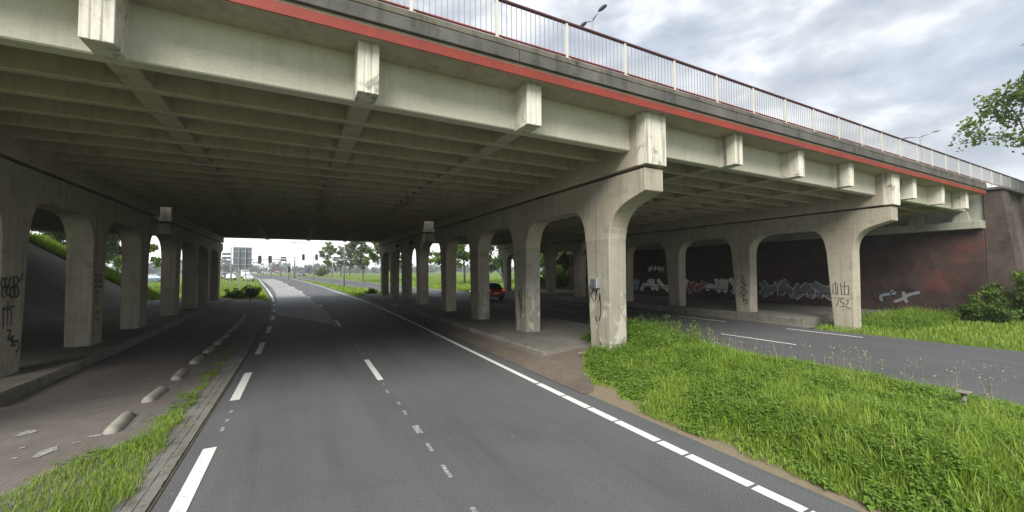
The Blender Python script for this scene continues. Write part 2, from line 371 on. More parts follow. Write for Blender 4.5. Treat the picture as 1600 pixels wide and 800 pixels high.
for a, b in [(7.0, 9.6), (12.3, 15.1), (17.6, 20.4), (23, 25.7), (28.2, 31), (33.5, 36.2)]:
    mark(lambda y: x2b(y)-.95, a, b, .11, M_PAINT, road2, 'edge_dash')
mark(lambda y: x2b(y)-.6, 45, 140, .12, M_PAINT, road2, 'edge_line')

# --- cycle path on the left, side strip, gutter pavers
cyc = G().sheet([[(xL_(y)-.68, y, .02), (-2.35, y, .06), (-4.72, y, .14)] for y in np.arange(-6, 46, 2.0)]).obj('cycle_path', M_CYCLE); tag(cyc, kind='structure')
ss = G().sheet([[(xL_(y)-1.28 - (.25 if y > 20 else 0), y, .055), (xL_(y)-.64, y, .032)] for y in np.arange(-6, 42, 2.0)]).obj('path', M_SIDESTRIP); tag(ss, kind='structure')
gut = G().sheet([[(xL_(y)-.66, y, .012), (xL_(y)-.26, y, .012)] for y in np.arange(-6, 42, 2.0)]).obj('gutter', M_SOIL); tag(gut, kind='structure')
pm = G().box(-.055, .055, -.095, .095, -.03, .022).mesh('paver', M_GUTTER)
rp = random.Random(3)
cnt = 0; y = 3.6; rest = G()
while y < 40:
    for j in range(3):
        yy = y + (.1 if j == 1 else 0)
        x = xL_(yy)-.345-.118*j; z = rp.uniform(-.004, .006)+.012
        if y < 17.5:
            o = link('paver', pm, gut, (x, yy, z)); o.rotation_euler = (rp.uniform(-.03, .03), rp.uniform(-.04, .04), rp.uniform(-.03, .03))
        else: rest.box(x-.055, x+.055, yy-.095, yy+.095, z-.03, z+.022)
    y += .2
tag(rest.obj('paver', M_GUTTER, gut), kind='stuff')

# worn white paint scraps on the cycle path
for px, py, w, l, a in [(-3.55, 8.9, .22, .34, 1.3), (-2.95, 7.9, .2, .42, 1.4), (-2.62, 8.35, .12, .25, .3), (-2.5, 8.6, .10, .22, 1.2), (-3.0, 9.7, .05, .1, .2), (-3.3, 8.2, .05, .09, 1), (-2.75, 8.15, .05, .12, .1), (-3.2, 7.8, .06, .08, 0)]:
    q = G(); rr = random.Random(int(px*100)); pts = []
    for i in range(9):
        t = 2*math.pi*i/9; r_ = rr.uniform(.6, 1.1); u, v = math.cos(t)*l/2*r_, math.sin(t)*w/2*r_
        pts.append((px+u*math.cos(a)-v*math.sin(a), py+u*math.sin(a)+v*math.cos(a)))
    q.add([(p[0], p[1], .0085+(.06+(-2.35-p[0])*.0338 if p[0] < -2.35 else .02+(-1.7-p[0])*.0615)) for p in pts], [list(range(9))]).obj('worn_path_mark', M_WORN, cyc)

# --- pavements with kerbstones
kst = {}
def pavement(x0, x1, y0, y1, z, kerbs, mat=M_PAVE, seed=1):
    g = G().box(x0, x1, y0, y1, -.3, z); p = g.obj('pavement', mat); tag(p, kind='structure')
    rr = random.Random(seed)
    for (kx, side, z0) in kerbs:
        key = (side, z0)
        if key not in kst:
            m = G().prism([(-.08, -.25), (.08*side*1.0+.0, -.25), (.08*side, z+.01-.04), (.05*side, z+.012), (-.08*side, z+.012)] if side > 0 else [(-.08, -.25), (.08, -.25), (.08, z+.012), (-.05, z+.012), (-.08, z-.03)], -.49, .49, 'y')
            kst[key] = m.mesh('kerbstone', M_KERBC)
        n = int(round(y1-y0))
        for i in range(n):
            o = link('kerbstone', kst[key], p, (kx+rr.uniform(-.008, .008), y0+(i+.5)*(y1-y0)/n, rr.uniform(-.012, .006)))
            o.rotation_euler = (rr.uniform(-.006, .006), rr.uniform(-.02, .02), rr.uniform(-.008, .008))
    return p
pavement(-10.0, -4.80, 10.6, 41.6, .34, [(-4.715, 1, 1)], seed=2)
pavement(6.02, 10.2, 9.2, 41.6, .33, [(5.935, -1, 2), (10.285, 1, 3)], seed=3)
pavement(19.85, 22.3, 9.7, 41.6, .33, [(19.765, -1, 4)], seed=4)
vs = G().sheet([[(xR_(y)+.40, y, .012), (5.9, y, .205*min(1, (y-6.6)/1.6))] for y in [6.6, 7.4, 8.2]+list(np.arange(9.2, 43, 2.0))]).obj('pavement', M_VERGEP); tag(vs, kind='structure')
ap = G().sheet([[(5.9, y0_, z0_), (7.1, y0_, z1_), (8.2, y0_, z1_), (10.25, y0_, z2_)] for y0_, z0_, z1_, z2_ in [(6.2, .0, .02, .0), (7.6, .12, .2, .0), (9.25, .215, .325, .318)]]).obj('pavement', M_VERGEP); tag(ap, kind='structure')
vs2 = G().sheet([[(10.34, y, .03), (x2a(y)+.02, y, .012)] for y in np.arange(9.2, 43, 2.0)]).obj('pavement', M_PAVE); tag(vs2, kind='structure')
vs3 = G().sheet([[(x2b(y)-.02, y, .012), (19.7, y, .04)] for y in np.arange(9.2, 43, 2.0)]).obj('pavement', M_PAVE); tag(vs3, kind='structure')
bp = G().sheet([[(22.28, y, .10), (30.6, y, .06)] for y in (9.0, 20, 30, 43)]).obj('path', M_PAVE); tag(bp, kind='structure')

# --- embankments under the road on top (left with a paved slope, right behind the abutment)
g = G()
BX, SL = -9.9, .66
def slope_pt(z): return BX-(z-.34)/SL
prof = [(slope_pt(.1), .1), (slope_pt(5.15), 5.15), (slope_pt(5.15)-.8, 5.15)]
sp = G().sheet([[(x, y, z) for x, z in prof] for y in (5.5, 12, 20, 28, 34, 41)]).obj('embankment_paving', M_SLOPE); tag(sp, kind='structure')
emb = G()
emb.sheet([[(slope_pt(.0), y, -.08), (slope_pt(5.1), y, 5.06), (-19, y, 6.3), (-400, y, 6.3)] for y in (40.8, 44.5)] + [[(-9.9, 50, -.1), (-17, 50.5, 2.6), (-24, 51, 3.2), (-400, 51, 3.2)], [(-9.5, 56, -.1), (-16, 57, .3), (-28, 58, .3), (-400, 58, .3)], [(-9.5, 62, -.1), (-16, 62, -.05), (-28, 62, -.05), (-400, 62, -.05)]])
emb.sheet([[(slope_pt(.0), 5.6, -.08), (slope_pt(5.1), 5.6, 5.06), (-17, 6.4, 6.3), (-400, 6.4, 6.3)], [(-10, 1, -.1), (-16.5, 0, 2.2), (-24, 0, 3.2), (-400, 0, 3.2)], [(-10, -4, -.1), (-16, -6, -.1), (-28, -7, -.1), (-400, -7, -.1)]])
emb.sheet([[(-16.2, 6.4, 6.3), (-400, 6.4, 6.3)], [(-16.2, 41.5, 6.3), (-400, 41.5, 6.3)]])
tag(emb.obj('embankment', M_GROUND), kind='structure')
emb = G().sheet([[(31.2, 6.9, 6.3), (400, 6.9, 6.3)], [(31.2, 41.5, 6.3), (400, 41.5, 6.3)]])
emb.sheet([[(31.2, 41.5, 6.3), (400, 41.5, 6.3)], [(32, 53, -.05), (400, 53, -.05)]])
tag(emb.obj('embankment', M_GROUND), kind='structure')

# ------------------------------------------------------------------ the overpass
XM = [-5.66, 7.47, 20.57]
SHIFT = 18.13
def arc(p0, c, p1, n=6):
    return [((1-t)**2*p0[0]+2*t*(1-t)*c[0]+t*t*p1[0], (1-t)**2*p0[1]+2*t*(1-t)*c[1]+t*t*p1[1]) for t in [i/n for i in range(n+1)]]
PZ = 3.3
def make_bent():
    root = empty('pier_bent', (0, 0, 0))
    low = [(-1.29, 4.37)] + arc((-.72, 4.20), (-.05, 4.0), (-.03, PZ), 8)
    for k in range(4):
        f = 4.3*k
        low += [(f+.94, PZ)]
        if k < 3:
            low += arc((f+.94, PZ), (f+1.0, 4.19), (f+1.6, 4.2), 7)[1:]
            low += arc((f+4.3-1.0, 4.2), (f+4.3-.08, 4.18), (f+4.27, PZ), 8)
        else:
            low += arc((f+.94, PZ), (f+.96, 4.0), (f+1.5, 4.2), 7)[1:]
    low += [(12.9+2.05, 4.37), (12.9+2.05, 4.90), (-1.29, 4.90)]
    G().prism(low, -.3, .3, 'x').obj('cap_beam', M_PIER, root, bevel=.012)
    cm = G().prism([(0, -.3), (.72, -.3), (.94, PZ), (.92, PZ+.05), (-.01, PZ+.05), (-.03, PZ)], -.297, .297, 'x').mesh('column', M_PIER)
    for k in range(4):
        o = link('column', cm, root, (0, 4.3*k, 0))
        b = o.modifiers.new('bevel', 'BEVEL'); b.width = .035; b.segments = 2; b.limit_method = 'ANGLE'; b.angle_limit = R(40)
    pad = G().box(-.2, .2, -.2, .2, 4.895, 4.98).mesh('bearing', M_DARK)
    for k in range(5): link('bearing', pad, root, (0, -.1+3.4*k, 0))
    return root
bent = make_bent(); BENTS = {}
names = {0: 'left of the road', 1: 'between the carriageways', 2: 'right of the far carriageway'}
for i, x in enumerate(XM):
    for j in range(2):
        b = bent if (i, j) == (0, 0) else copy_tree(bent)
        b.location = (x, 8.07+SHIFT*j, 0)
        tag(b, f"{'near' if j == 0 else 'far'} row of four concrete columns under a cap beam, {names[i]}", 'bridge pier', 'column rows under the overpass')
        BENTS[i, j] = b
def column_of(i, j, k):
    return [c for c in BENTS[i, j].children if c.name.startswith('column')][k]

for i_, j_, k_ in ((1, 0, 0), (1, 0, 1), (1, 0, 2)):
    c = column_of(i_, j_, k_); c.data = c.data.copy(); c.data.materials[0] = M_PEEL
Y0D = 6.70
BRX = [-12.2, -9.0, -2.2, 1.0, 4.12, 10.67, 13.82, 17.03, 22.4, 25.5, 28.55]
def groove_front(x0, x1, y0, y1, n, gd=.018, gw=.03):
    """plan polygon of a block whose -y face has n vertical grooves"""
    p = [(x0, y1), (x0, y0)]
    for i in range(1, n+1):
        xc = x0+(x1-x0)*i/(n+1)
        p += [(xc-gw/2, y0), (xc, y0+gd), (xc+gw/2, y0)]
    return p + [(x1, y0), (x1, y1)]
def make_deck():
    D = empty('bridge_deck', (7.4, Y0D, 5.4))
    X0, X1 = -16.0, 30.4
    G().prism([(6.524, 6.2), (24.05, 6.2), (24.05, 6.5), (6.524, 6.5)], X0, X1, 'x').obj('slab', M_BEAM, D)
    yb0 = 7.22
    bm = G().box(X0-7.4, X1-7.4, .04, .20, 0, .83).mesh('beam', M_BEAM)
    em = G().box(X0-7.4, X1-7.4, 0, .26, 0, .82).mesh('edge_girder', M_GIRD)
    for k in range(16):
        y = yb0+1.0284*k
        edge = k in (0, 15)
        o = link('edge_girder' if edge else 'beam', em if edge else bm, D, (0, y-Y0D, 0))
        b = o.modifiers.new('bevel', 'BEVEL'); b.width = .02; b.segments = 1
    ylast = yb0+.857*18+.26
    for x in BRX:
        G().box(x-.18, x+.18, yb0+.05, ylast-.05, 5.425, 6.21).obj('cross_rib', M_BEAM, D, bevel=.015)
        m = G().prism(groove_front(x-.165, x+.165, 6.71, yb0+.01, 2), 5.37, 6.205, 'z').obj('bracket', M_BRKT, D, bevel=.008)
        G().box(x-.165, x+.165, ylast-.01, ylast+.5, 5.37, 6.205).obj('bracket', M_BRKT, D, bevel=.01)
    for x in XM:
        G().prism(groove_front(x-.34, x+.34, 6.70, 7.0, 2, .02, .035), 4.975, 6.205, 'z').obj('cross_beam_end', M_BRKT, D, bevel=.01)
        G().box(x-.337, x+.337, 6.99, 23.10, 4.978, 6.208).obj('cross_beam', M_BEAM, D, bevel=.02)
    # edge: red strip, fascia panels, kerb, on both sides
    L_ = 6.55; x = X0
    while x < X1-.1:
        xe = min(x+L_, X1)
        G().box(x+.006, xe-.006, 6.50, 6.522, 6.175, 6.345).obj('red_edge_strip', M_RED, D, bevel=.004)
        G().box(x+.006, xe-.006, 6.455, 6.70, 6.405, 6.635).obj('fascia_panel', M_FASC, D, bevel=.01)
        G().box(x+.003, xe-.003, 6.475, 6.86, 6.65, 6.775).obj('edge_kerb', M_EDGEK, D, bevel=.015)
        G().box(x+.006, xe-.006, 24.052, 24.11, 6.13, 6.375).obj('red_edge_strip', M_RED, D, bevel=.006)
        G().box(x+.006, xe-.006, 23.92, 24.15, 6.505, 6.775).obj('fascia_panel', M_FASC, D, bevel=.01)
        x = xe
    
    G().box(X0, X1, 6.90, 23.85, 6.505, 6.60).obj('road_surface', M_ASPH, D)
    G().box(X0, X1, 6.60, 6.84, 6.503, 6.652).obj('kerb_bed', M_FASC, D)
    return D
deck = make_deck()
deck2 = copy_tree(deck); deck2.location.y += SHIFT
for dk, far_side in ((deck, True), (deck2, False)):      # the girders facing the gap are bare concrete like the ribs
    for c in dk.children:
        if c.name.startswith('edge_girder') and (c.location.y > 5) == far_side:
            c.data = c.data.copy(); c.data.materials[0] = M_BEAM
    for c in list(dk.children):
        if c.name.startswith('bracket') and (sum(v.co.y for v in c.data.vertices)/len(c.data.vertices) > 5) == far_side:
            bpy.data.objects.remove(c)
tag(deck, 'nearer concrete overpass deck with ribbed underside and red edge strip', 'bridge deck', 'overpass decks')
tag(deck2, 'farther concrete overpass deck beyond the gap, its ribbed underside above the far columns', 'bridge deck', 'overpass decks')

# railing
RY = 6.56
rail = empty('railing', (4, RY, 6.775), 'white barred railing with dark red top rail along the near bridge edge', 'railing')
G().box(-16, 52, RY-.035, RY+.035, 7.515, 7.565).obj('top_rail', M_RAILR, rail, bevel=.012)
G().box(-16, 52, RY-.02, RY+.02, 6.84, 6.862).obj('bottom_rail', M_RED, rail)
pmesh = G().box(-.028, .028, -.025, .025, -.005, .742).box(-.06, .06, -.07, .05, -.003, .012).mesh('post', M_WHITE)
bmesh_ = G().box(-.006, .006, -.006, .006, .105, .742).mesh('bar', M_BAR)
px = [4.80+1.58*k for k in range(-13, 30)]
far = G(); nb = 0
for x in px:
    link('post', pmesh, rail, (x-4, 0, 0))
    for q in range(1, 15):
        bx_ = x+1.58*q/15
        if bx_ > 50: continue
        if 0.0 < bx_ < 32: link('bar', bmesh_, rail, (bx_-4, 0, 0)); nb += 1
        else: far.box(bx_-.008, bx_+.008, RY-.008, RY+.008, 6.88, 7.517)
tag(far.obj('bar', M_BAR, rail), kind='stuff')

# lamp posts on the deck
def lamp_post(x, y, z, h, label, arms, axis='y', group=None, r=.07):
    t = empty('street_lamp', (x, y, z), label, 'street lamp', group)
    G().tube((x, y, z), (x, y, z+h), r, r*.6, 10).obj('pole', M_STEEL, t, smooth=True)
    for s in arms:
        dx, dy = (0, s) if axis == 'y' else (s, 0)
        G().tube((x, y, z+h-.05), (x+dx, y+dy, z+h+.12), r*.5, r*.4, 8).obj('arm', M_STEEL, t, smooth=True)
        n = abs(s); ux, uy = dx/n, dy/n; c = Vector((x+dx+ux*.3, y+dy+uy*.3, z+h+.15))
        g = G(); w = .13
        pts = []
        for a, hh, ww in ((-.26, .04, .05), (-.08, .07, .09), (.15, .06, .09), (.27, .025, .05)):
            for sw, sh in ((-1, -1), (1, -1), (1, 1), (-1, 1)):
                pts.append((c.x+ux*a-uy*sw*ww, c.y+uy*a+ux*sw*ww, c.z+sh*hh*.6))
        fs = [(i*4+j, i*4+(j+1) % 4, (i+1)*4+(j+1) % 4, (i+1)*4+j) for i in range(3) for j in range(4)] + [(0, 1, 2, 3), (12, 13, 14, 15)]
        g.add(pts, fs).obj('lamp_head', M_GREY, t)
    return t
lamp_post(12.45, 14.9, 6.6, 7.95, 'twin-armed street lamp standing on the bridge deck behind the near railing', (-.42, .42))
lamp_post(51.5, 14.9, 6.35, 8.5, 'distant twin-armed street lamp above the far end of the bridge railing', (-.75, .75), r=.1)

# ------------------------------------------------------------------ abutment on the right, wing wall
ab = empty('abutment', (30.4, 6.9, 0), 'dark red brick abutment wall with pale bearing ledge under the bridge end', 'abutment')
G().box(30.4, 31.2, 6.66, 41.5, -.3, 4.47).obj('brick_wall', M_BRICKW, ab)
G().box(30.0, 31.2, 6.62, 41.5, 4.475, 4.88).obj('bearing_ledge', M_LEDGE, ab, bevel=.02)
G().box(30.75, 31.2, 6.66, 41.5, 4.885, 6.3).obj('back_wall', M_LEDGE, ab)
pd = G().hexa([(-.2, -.30, 0), (.2, -.30, 0), (.2, .30, 0), (-.2, .30, 0), (-.15, -.2, .5), (.15, -.2, .5), (.15, .2, .5), (-.15, .2, .5)]).mesh('pedestal', M_LEDGE)
for k in range(19):
    if k % 2 == 0: link('pedestal', pd, ab, (30.3-30.4, 7.35+.857*k-6.9, 4.885)); link('pedestal', pd, ab, (30.3-30.4, 7.35+SHIFT+.857*k-6.9, 4.885))
# a thin handrail in front of the abutment
hr = empty('handrail', (29.6, 20, .06), 'thin dark handrail along the path before the brick abutment', 'handrail')
G().tube((29.6, 11, .95), (29.6, 34, .95), .025, n=6).obj('rail', M_DARK, hr)
hp = G().tube((0, 0, 0), (0, 0, .9), .02, n=6).mesh('post', M_DARK)
for k in range(12): link('post', hp, hr, (0, 11.5+2*k-20, 0))
wing = empty('wing_wall', (31, 6.2, 0), 'brown brick wing wall with pilasters and concrete coping beyond the bridge end', 'wall')
def batter(x0, x1, yt, yb, zt, yback):
    return [(x0, yb, -.3), (x1, yb, -.3), (x1, yback, -.3), (x0, yback, -.3), (x0, yt, zt), (x1, yt, zt), (x1, yback, zt), (x0, yback, zt)]
G().hexa(batter(30.62, 31.75, 6.03, 5.40, 6.38, 6.655)).obj('pylon', M_BRICKP, wing, bevel=.02)
for k in range(4):
    x0 = 31.75+3.4*k
    G().hexa(batter(x0, x0+2.6, 6.24, 5.66, 6.36, 6.9)).obj('brick_panel', M_BRICKF, wing)
    G().hexa(batter(x0+2.6, x0+3.4, 6.08, 5.46, 6.37, 6.9)).obj('pilaster', M_BRICKF, wing, bevel=.02)
    G().box(x0+.3, x0+2.4, 5.58, 5.83, 1.1, 2.6).obj('pale_slab', M_LEDGE, wing, bevel=.01)
x = 30.5
while x < 45:
    G().box(x+.004, x+2.0-.004, 5.93, 6.58, 6.385, 6.52).obj('coping_stone', M_FASC, wing, bevel=.02); x += 2.0

# ------------------------------------------------------------------ graffiti as thin painted strokes
def catmull(P, n=5):
    if len(P) < 3: return P
    Q = [P[0]]+list(P)+[P[-1]]; out = []
    for i in range(1, len(Q)-2):
        p0, p1, p2, p3 = [np.array(q, float) for q in Q[i-1:i+3]]
        for j in range(n):
            t = j/n; out.append(tuple(.5*((2*p1)+(-p0+p2)*t+(2*p0-5*p1+4*p2-p3)*t*t+(-p0+3*p1-3*p2+p3)*t**3)))
    return out+[P[-1]]
def strokes(name, strk, origin, ua, va, na, su, sv, w, mat, parent, curved=True, rng=None):
    """strokes given in 0..1 coordinates; ua, va, na are the face's axes"""
    o, ua, va, na = Vector(origin), Vector(ua), Vector(va), Vector(na); g = G(); off = .002
    for st in strk:
        P = catmull(st) if curved else st
        P = [(p[0]*su, p[1]*sv) for p in P]; vs = []
        for i, p in enumerate(P):
            a = P[max(i-1, 0)]; b = P[min(i+1, len(P)-1)]; dx, dy = b[0]-a[0], b[1]-a[1]; l = math.hypot(dx, dy) or 1
            ww = w/2*(1 if 0 < i < len(P)-1 else .7); nx, ny = -dy/l*ww, dx/l*ww
            off += .00006
            vs.append(o+ua*(p[0]+nx)+va*(p[1]+ny)+na*off); vs.append(o+ua*(p[0]-nx)+va*(p[1]-ny)+na*off)
        g.add(vs, [(2*i, 2*i+1, 2*i+3, 2*i+2) for i in range(len(P)-1)]); off += .0004
    return g.obj(name, mat, parent)
def scribble(seed, n=4):
    r = random.Random(seed); out = []
    for k in range(n):
        x = k/n; w = 1/n
        st = [(x+r.uniform(0, .3)*w, r.uniform(.6, 1))]
        for i in range(r.randint(3, 6)): st.append((x+r.uniform(-.1, 1.2)*w, r.uniform(0, 1)))
        out.append(st)
    return out
def face(i, j, k, kind):
    """axes for a column face: road side facing the camera's left ('w'), right ('e') or the end face ('s')"""
    x = XM[i]; y = 8.07+SHIFT*j+4.3*k
    if kind == 'w': return lambda yy, z: (x-.3, y+yy, z), (0, -1, 0), (0, 0, 1), (-1, 0, 0)
    if kind == 'e': return lambda yy, z: (x+.3, y+yy, z), (0, 1, 0), (0, 0, 1), (1, 0, 0)
    return lambda xx, z: (x+xx, y, z), (1, 0, 0), (0, 0, 1), (0, -1, 0)
def tagcol(i, j, k, kind, a, z, strk, su, sv, w, mat=None, curved=True):
    f, ua, va, na = face(i, j, k, kind)
    strokes('graffiti', strk, f(a, z), ua, va, na, su, sv, w, mat or M_BLACKINK, column_of(i, j, k), curved)
# first middle column: "RN" with a long hooked tail
tagcol(1, 0, 0, 'w', .80, 1.15, [[(.0, .45), (.05, 1.0)], [(.02, .95), (.25, 1.0), (.28, .85), (.08, .72)], [(.1, .72), (.35, .5)],
       [(.42, .55), (.5, .85), (.62, .5), (.72, .8)], [(.72, .8), (.76, .3), (.68, .05), (.5, 0), (.42, .12)]], .62, .95, .035)
# nearest right column: boxy glyphs over 752
tagcol(2, 0, 0, 'w', .74, .82, [[(.05, .95), (.02, .6), (.3, .55), (.32, .95)], [(.0, .98), (.35, 1.0)], [(.2, 1.08), (.22, .55)],
       [(.5, 1.05), (.55, .56), (.95, .58), (.98, .92), (.55, .9)], [(.75, 1.1), (.72, .58)],
       [(.08, .42), (.4, .44), (.22, .08)], [(.72, .42), (.5, .42), (.48, .28), (.68, .22), (.62, .08), (.45, .1)], [(.76, .34), (.92, .38), (.9, .25), (.74, .1), (1.05, .02)]], .60, 1.05, .032, curved=False)
tagcol(2, 0, 1, 'w', .62, .7, [[(.2, 1), (.7, .95), (.3, .85), (.8, .8)], [(.3, .78), (.9, .7), (.3, .6), (.8, .55)], [(.5, .5), (.2, .4), (.7, .35), (.9, .48), (.5, .5)], [(.3, .28), (.6, .3), (.5, .12), (.9, .2), (.8, 0)]], .5, 1.45, .04)
tagcol(2, 0, 1, 's', -.25, .9, scribble(11, 3), .45, 1.1, .07, M_BLUEINK)
def loops(n, x0, x1, z0, z1, seed):
    rr = random.Random(seed); out = []
    for k in range(n):
        cx_ = x0+(x1-x0)*(k+.5)/n; a = (x1-x0)/n*.62; b = (z1-z0)*.5; zc = (z0+z1)/2+rr.uniform(-.05, .05); ph = rr.uniform(0, 6.28); m = rr.choice((6, 7, 8))
        out.append([(cx_+math.cos(ph+i*1.05)*a*rr.uniform(.7, 1.1), zc+math.sin(ph+i*1.05)*b*rr.uniform(.7, 1.1)) for i in range(m)])
    return out
tagcol(0, 0, 1, 'e', -.02, 1.98, loops(4, .0, .9, .5, 1.0, 1)+loops(4, .05, .95, .05, .55, 2)+[[(.9, .7), (1.1, .95), (1.2, 1.15)]], .60, .46, .042)
tagcol(0, 0, 1, 'e', .05, 1.36, [[(.1, .0), (.05, .7), (.5, .68), (.55, .05)], [(.0, .75), (.6, .78)], [(.3, 1.0), (.3, .1)], [(.55, .8), (.7, .78)]], .6, .56, .048, curved=False)
tagcol(0, 0, 1, 'e', .22, .80, [[(.0, 1), (.3, .9), (.1, .6), (.5, .7)], [(.5, .7), (.4, .4), (.8, .45), (.9, .1), (.7, 0)], [(.2, .55), (.5, .5), (.35, .3), (.7, .3)]], .5, .52, .046)
tagcol(0, 0, 2, 'e', .03, 2.05, loops(3, 0, .9, .5, 1, 5)+loops(3, .05, .9, 0, .5, 6), .62, .42, .04)
tagcol(0, 0, 2, 'e', .12, 1.05, loops(2, .2, .8, 0, .9, 7), .5, .35, .028)
tagcol(0, 0, 2, 'e', .12, 1.42, [[(.1, .0), (.1, .9), (.6, .9), (.6, .1)], [(.0, .95), (.8, 1)], [(.35, 1.1), (.35, .2)]], .45, .55, .04, curved=False)
tagcol(0, 0, 3, 's', -.2, 1.3, [[(.0, .95), (.25, .75), (.05, .6), (.4, .62)], [(.4, .85), (.45, .5), (.65, .6), (.55, .4)], [(.7, .55), (.6, .3), (.85, .35), (.8, .15)], [(.75, .2), (.98, .2), (.95, 0)], [(.1, .9), (.3, .55), (.5, .75)], [(.5, .6), (.75, .3), (.6, .5)]]+loops(2, .3, .75, .35, .7, 9), .46, 1.02, .045)
tagcol(1, 0, 1, 'w', .55, .8, scribble(41, 2), .4, 1.2, .03)
tagcol(1, 0, 1, 's', -.22, 1.55, [[(0, .3), (.3, .5), (.5, .4)], [(.6, .5), (.7, 1), (.9, .8)]], .5, .3, .035, M_GREYINK)
tagcol(1, 0, 2, 's', -.25, 1.45, scribble(51, 4), .5, .5, .04, M_GREYINK)
tagcol(1, 0, 2, 's', -.15, .25, scribble(52, 2), .35, 1.2, .07, M_GREYINK)
# pieces on the abutment wall
def wallpiece(seed, y_near, z, su, sv, n, w, mat, name='graffiti'):
    strokes(name, scribble(seed, n), (30.397, y_near+su, z), (0, -1, 0), (0, 0, 1), (-1, 0, 0), su, sv, w, mat, ab)
def letters(text, y_near, w, h, z, fill, line=M_BLACKINK, fat=.40):
    """fat outlined shapes sprayed side by side on the abutment; text = count and seed"""
    rr = random.Random(text); n = int(text[0])
    for k in range(n):
        y0 = y_near+(n-k)*w; jz = rr.uniform(-.08, .08); sw, sh = w*rr.uniform(1.0, 1.2), h*rr.uniform(.9, 1.1)
        sk = rr.uniform(-.25, .25)
        a0 = rr.choice((0, 1)); zz = [(rr.uniform(0, .3), a0), (rr.uniform(.1, .5), .5+rr.uniform(-.2, .2)), (rr.uniform(.5, .9), rr.uniform(.2, .8)), (rr.uniform(.6, 1), 1-a0)]
        z2 = [(rr.uniform(.5, .9), a0), (rr.uniform(.2, .6), rr.uniform(.3, .7)), (rr.uniform(0, .3), 1-a0)]
        st = [[(p[0]+sk*(p[1]-.5), p[1]) for p in q] for q in ((zz, z2) if rr.random() < .6 else (zz,))]
        strokes('graffiti', st, (30.398-.003*k, y0, z+jz), (0, -1, 0), (0, 0, 1), (-1, 0, 0), sw, sh, fat+.1, line, ab)
        strokes('graffiti', st, (30.3965-.003*k, y0, z+jz), (0, -1, 0), (0, 0, 1), (-1, 0, 0), sw, sh, fat, fill, ab)
letters('4a', 18.3, .98, 1.05, .65, M_WHITEINK)
letters('5b', 24.2, 1.05, 1.15, .5, M_WHITEINK)
letters('5c', 12.0, 1.15, 1.0, .55, M_GREYINK, M_WHITEINK, .42)
letters('5d', 29.9, 1.05, 1.1, .5, M_BLUEINK, M_WHITEINK)
letters('2e', 9.3, .8, .6, .55, M_GREYINK, fat=.16)
letters('2f', 22.4, .9, 1.0, .5, M_PINKINK, M_WHITEINK)
wallpiece(121, 26.6, 2.35, 2.0, .55, 6, .10, M_WHITEINK)
wallpiece(131, 9.6, .6, 1.8, 1.0, 2, .07, M_BLACKINK)

# ------------------------------------------------------------------ things along the road under the bridge
sm = None
for k, (x, y) in enumerate([(-2.47, 8.84), (-2.43, 10.52), (-2.40, 12.27), (-2.38, 14.1), (-2.36, 15.75), (-2.34, 17.3), (-2.32, 18.9), (-2.32, 20.6), (-2.33, 22.3), (-2.36, 24.0), (-2.42, 25.7), (-2.5, 27.4)]):
    if sm is None:
        g = G(); rows = []
        for a, sc in [(-.50, .05), (-.495, .5), (-.46, .8), (-.38, 1), (.38, 1), (.46, .8), (.495, .5), (.50, .05)]:
            rows.append([(math.cos(t)*.112*sc, a*.96, max(0, math.sin(t))*.13*sc**.8-.02) for t in [math.pi*i/10 for i in range(11)]])
        sm = g.sheet(rows).mesh('block', M_STUB)
        for p in sm.polygons: p.use_smooth = True
    o = link('divider_block', sm, None, (x, y, .052)); o.rotation_euler = (0, 0, random.Random(k).uniform(-.05, .05))
    w = ['first', 'second', 'third', 'fourth', 'fifth', 'sixth', 'seventh', 'eighth', 'ninth', 'tenth', 'eleventh', 'twelfth'][k]
    tag(o, f'rounded concrete divider block on the cycle path, {w} from the near grass', 'divider block', 'concrete blocks dividing the cycle path')

eb = empty('electrical_box', (7.16, 8.45, .33), 'small grey electrical box with pipe on the nearest middle column', 'electrical box')
G().box(7.03, 7.168, 8.40, 8.66, 2.02, 2.28).obj('box', M_STEEL, eb, bevel=.01)
G().box(7.02, 7.032, 8.42, 8.64, 2.04, 2.26).obj('cover', M_GREY, eb)
cg = G().tube((7.14, 8.46, 2.28), (7.14, 8.46, 4.85), .016, n=6); cg.obj('conduit', M_STEEL, eb)
cg = G().tube((7.13, 8.46, .42), (7.13, 8.46, 2.02), .02, n=6).tube((7.13, 8.46, .42), (7.05, 8.42, .37), .02, n=6).tube((7.05, 8.42, .37), (6.5, 8.55, .345), .02, n=6); cg.obj('conduit', M_KERBC, eb)
for yy, lab in [(28.2, 'small bulkhead lamp under the cap beam of the far middle columns, nearer one'), (32.6, 'small bulkhead lamp under the cap beam of the far middle columns, farther one')]:
    t = empty('bulkhead_lamp', (7.1, yy, 4.5), lab, 'lamp', 'bulkhead lamps on the far middle columns')
    G().box(6.92, 7.168, yy-.16, yy+.16, 4.42, 4.62).obj('housing', M_DARK, t, bevel=.03)
    G().box(6.86, 6.918, yy-.12, yy+.12, 4.43, 4.56).obj('lens', M_WHITE, t, bevel=.02)

# short post with dark box at the end of the cycle path
t = empty('small_sign', (-3.2, 39, .05), 'small dark sign box on a thin post at the end of the cycle path', 'sign')
G().tube((-3.2, 39, 0), (-3.2, 39, .75), .03, n=6).obj('post', M_DARK, t)
G().box(-3.5, -2.9, 38.95, 39.05, .72, 1.15).obj('panel', M_DARK, t, bevel=.02)
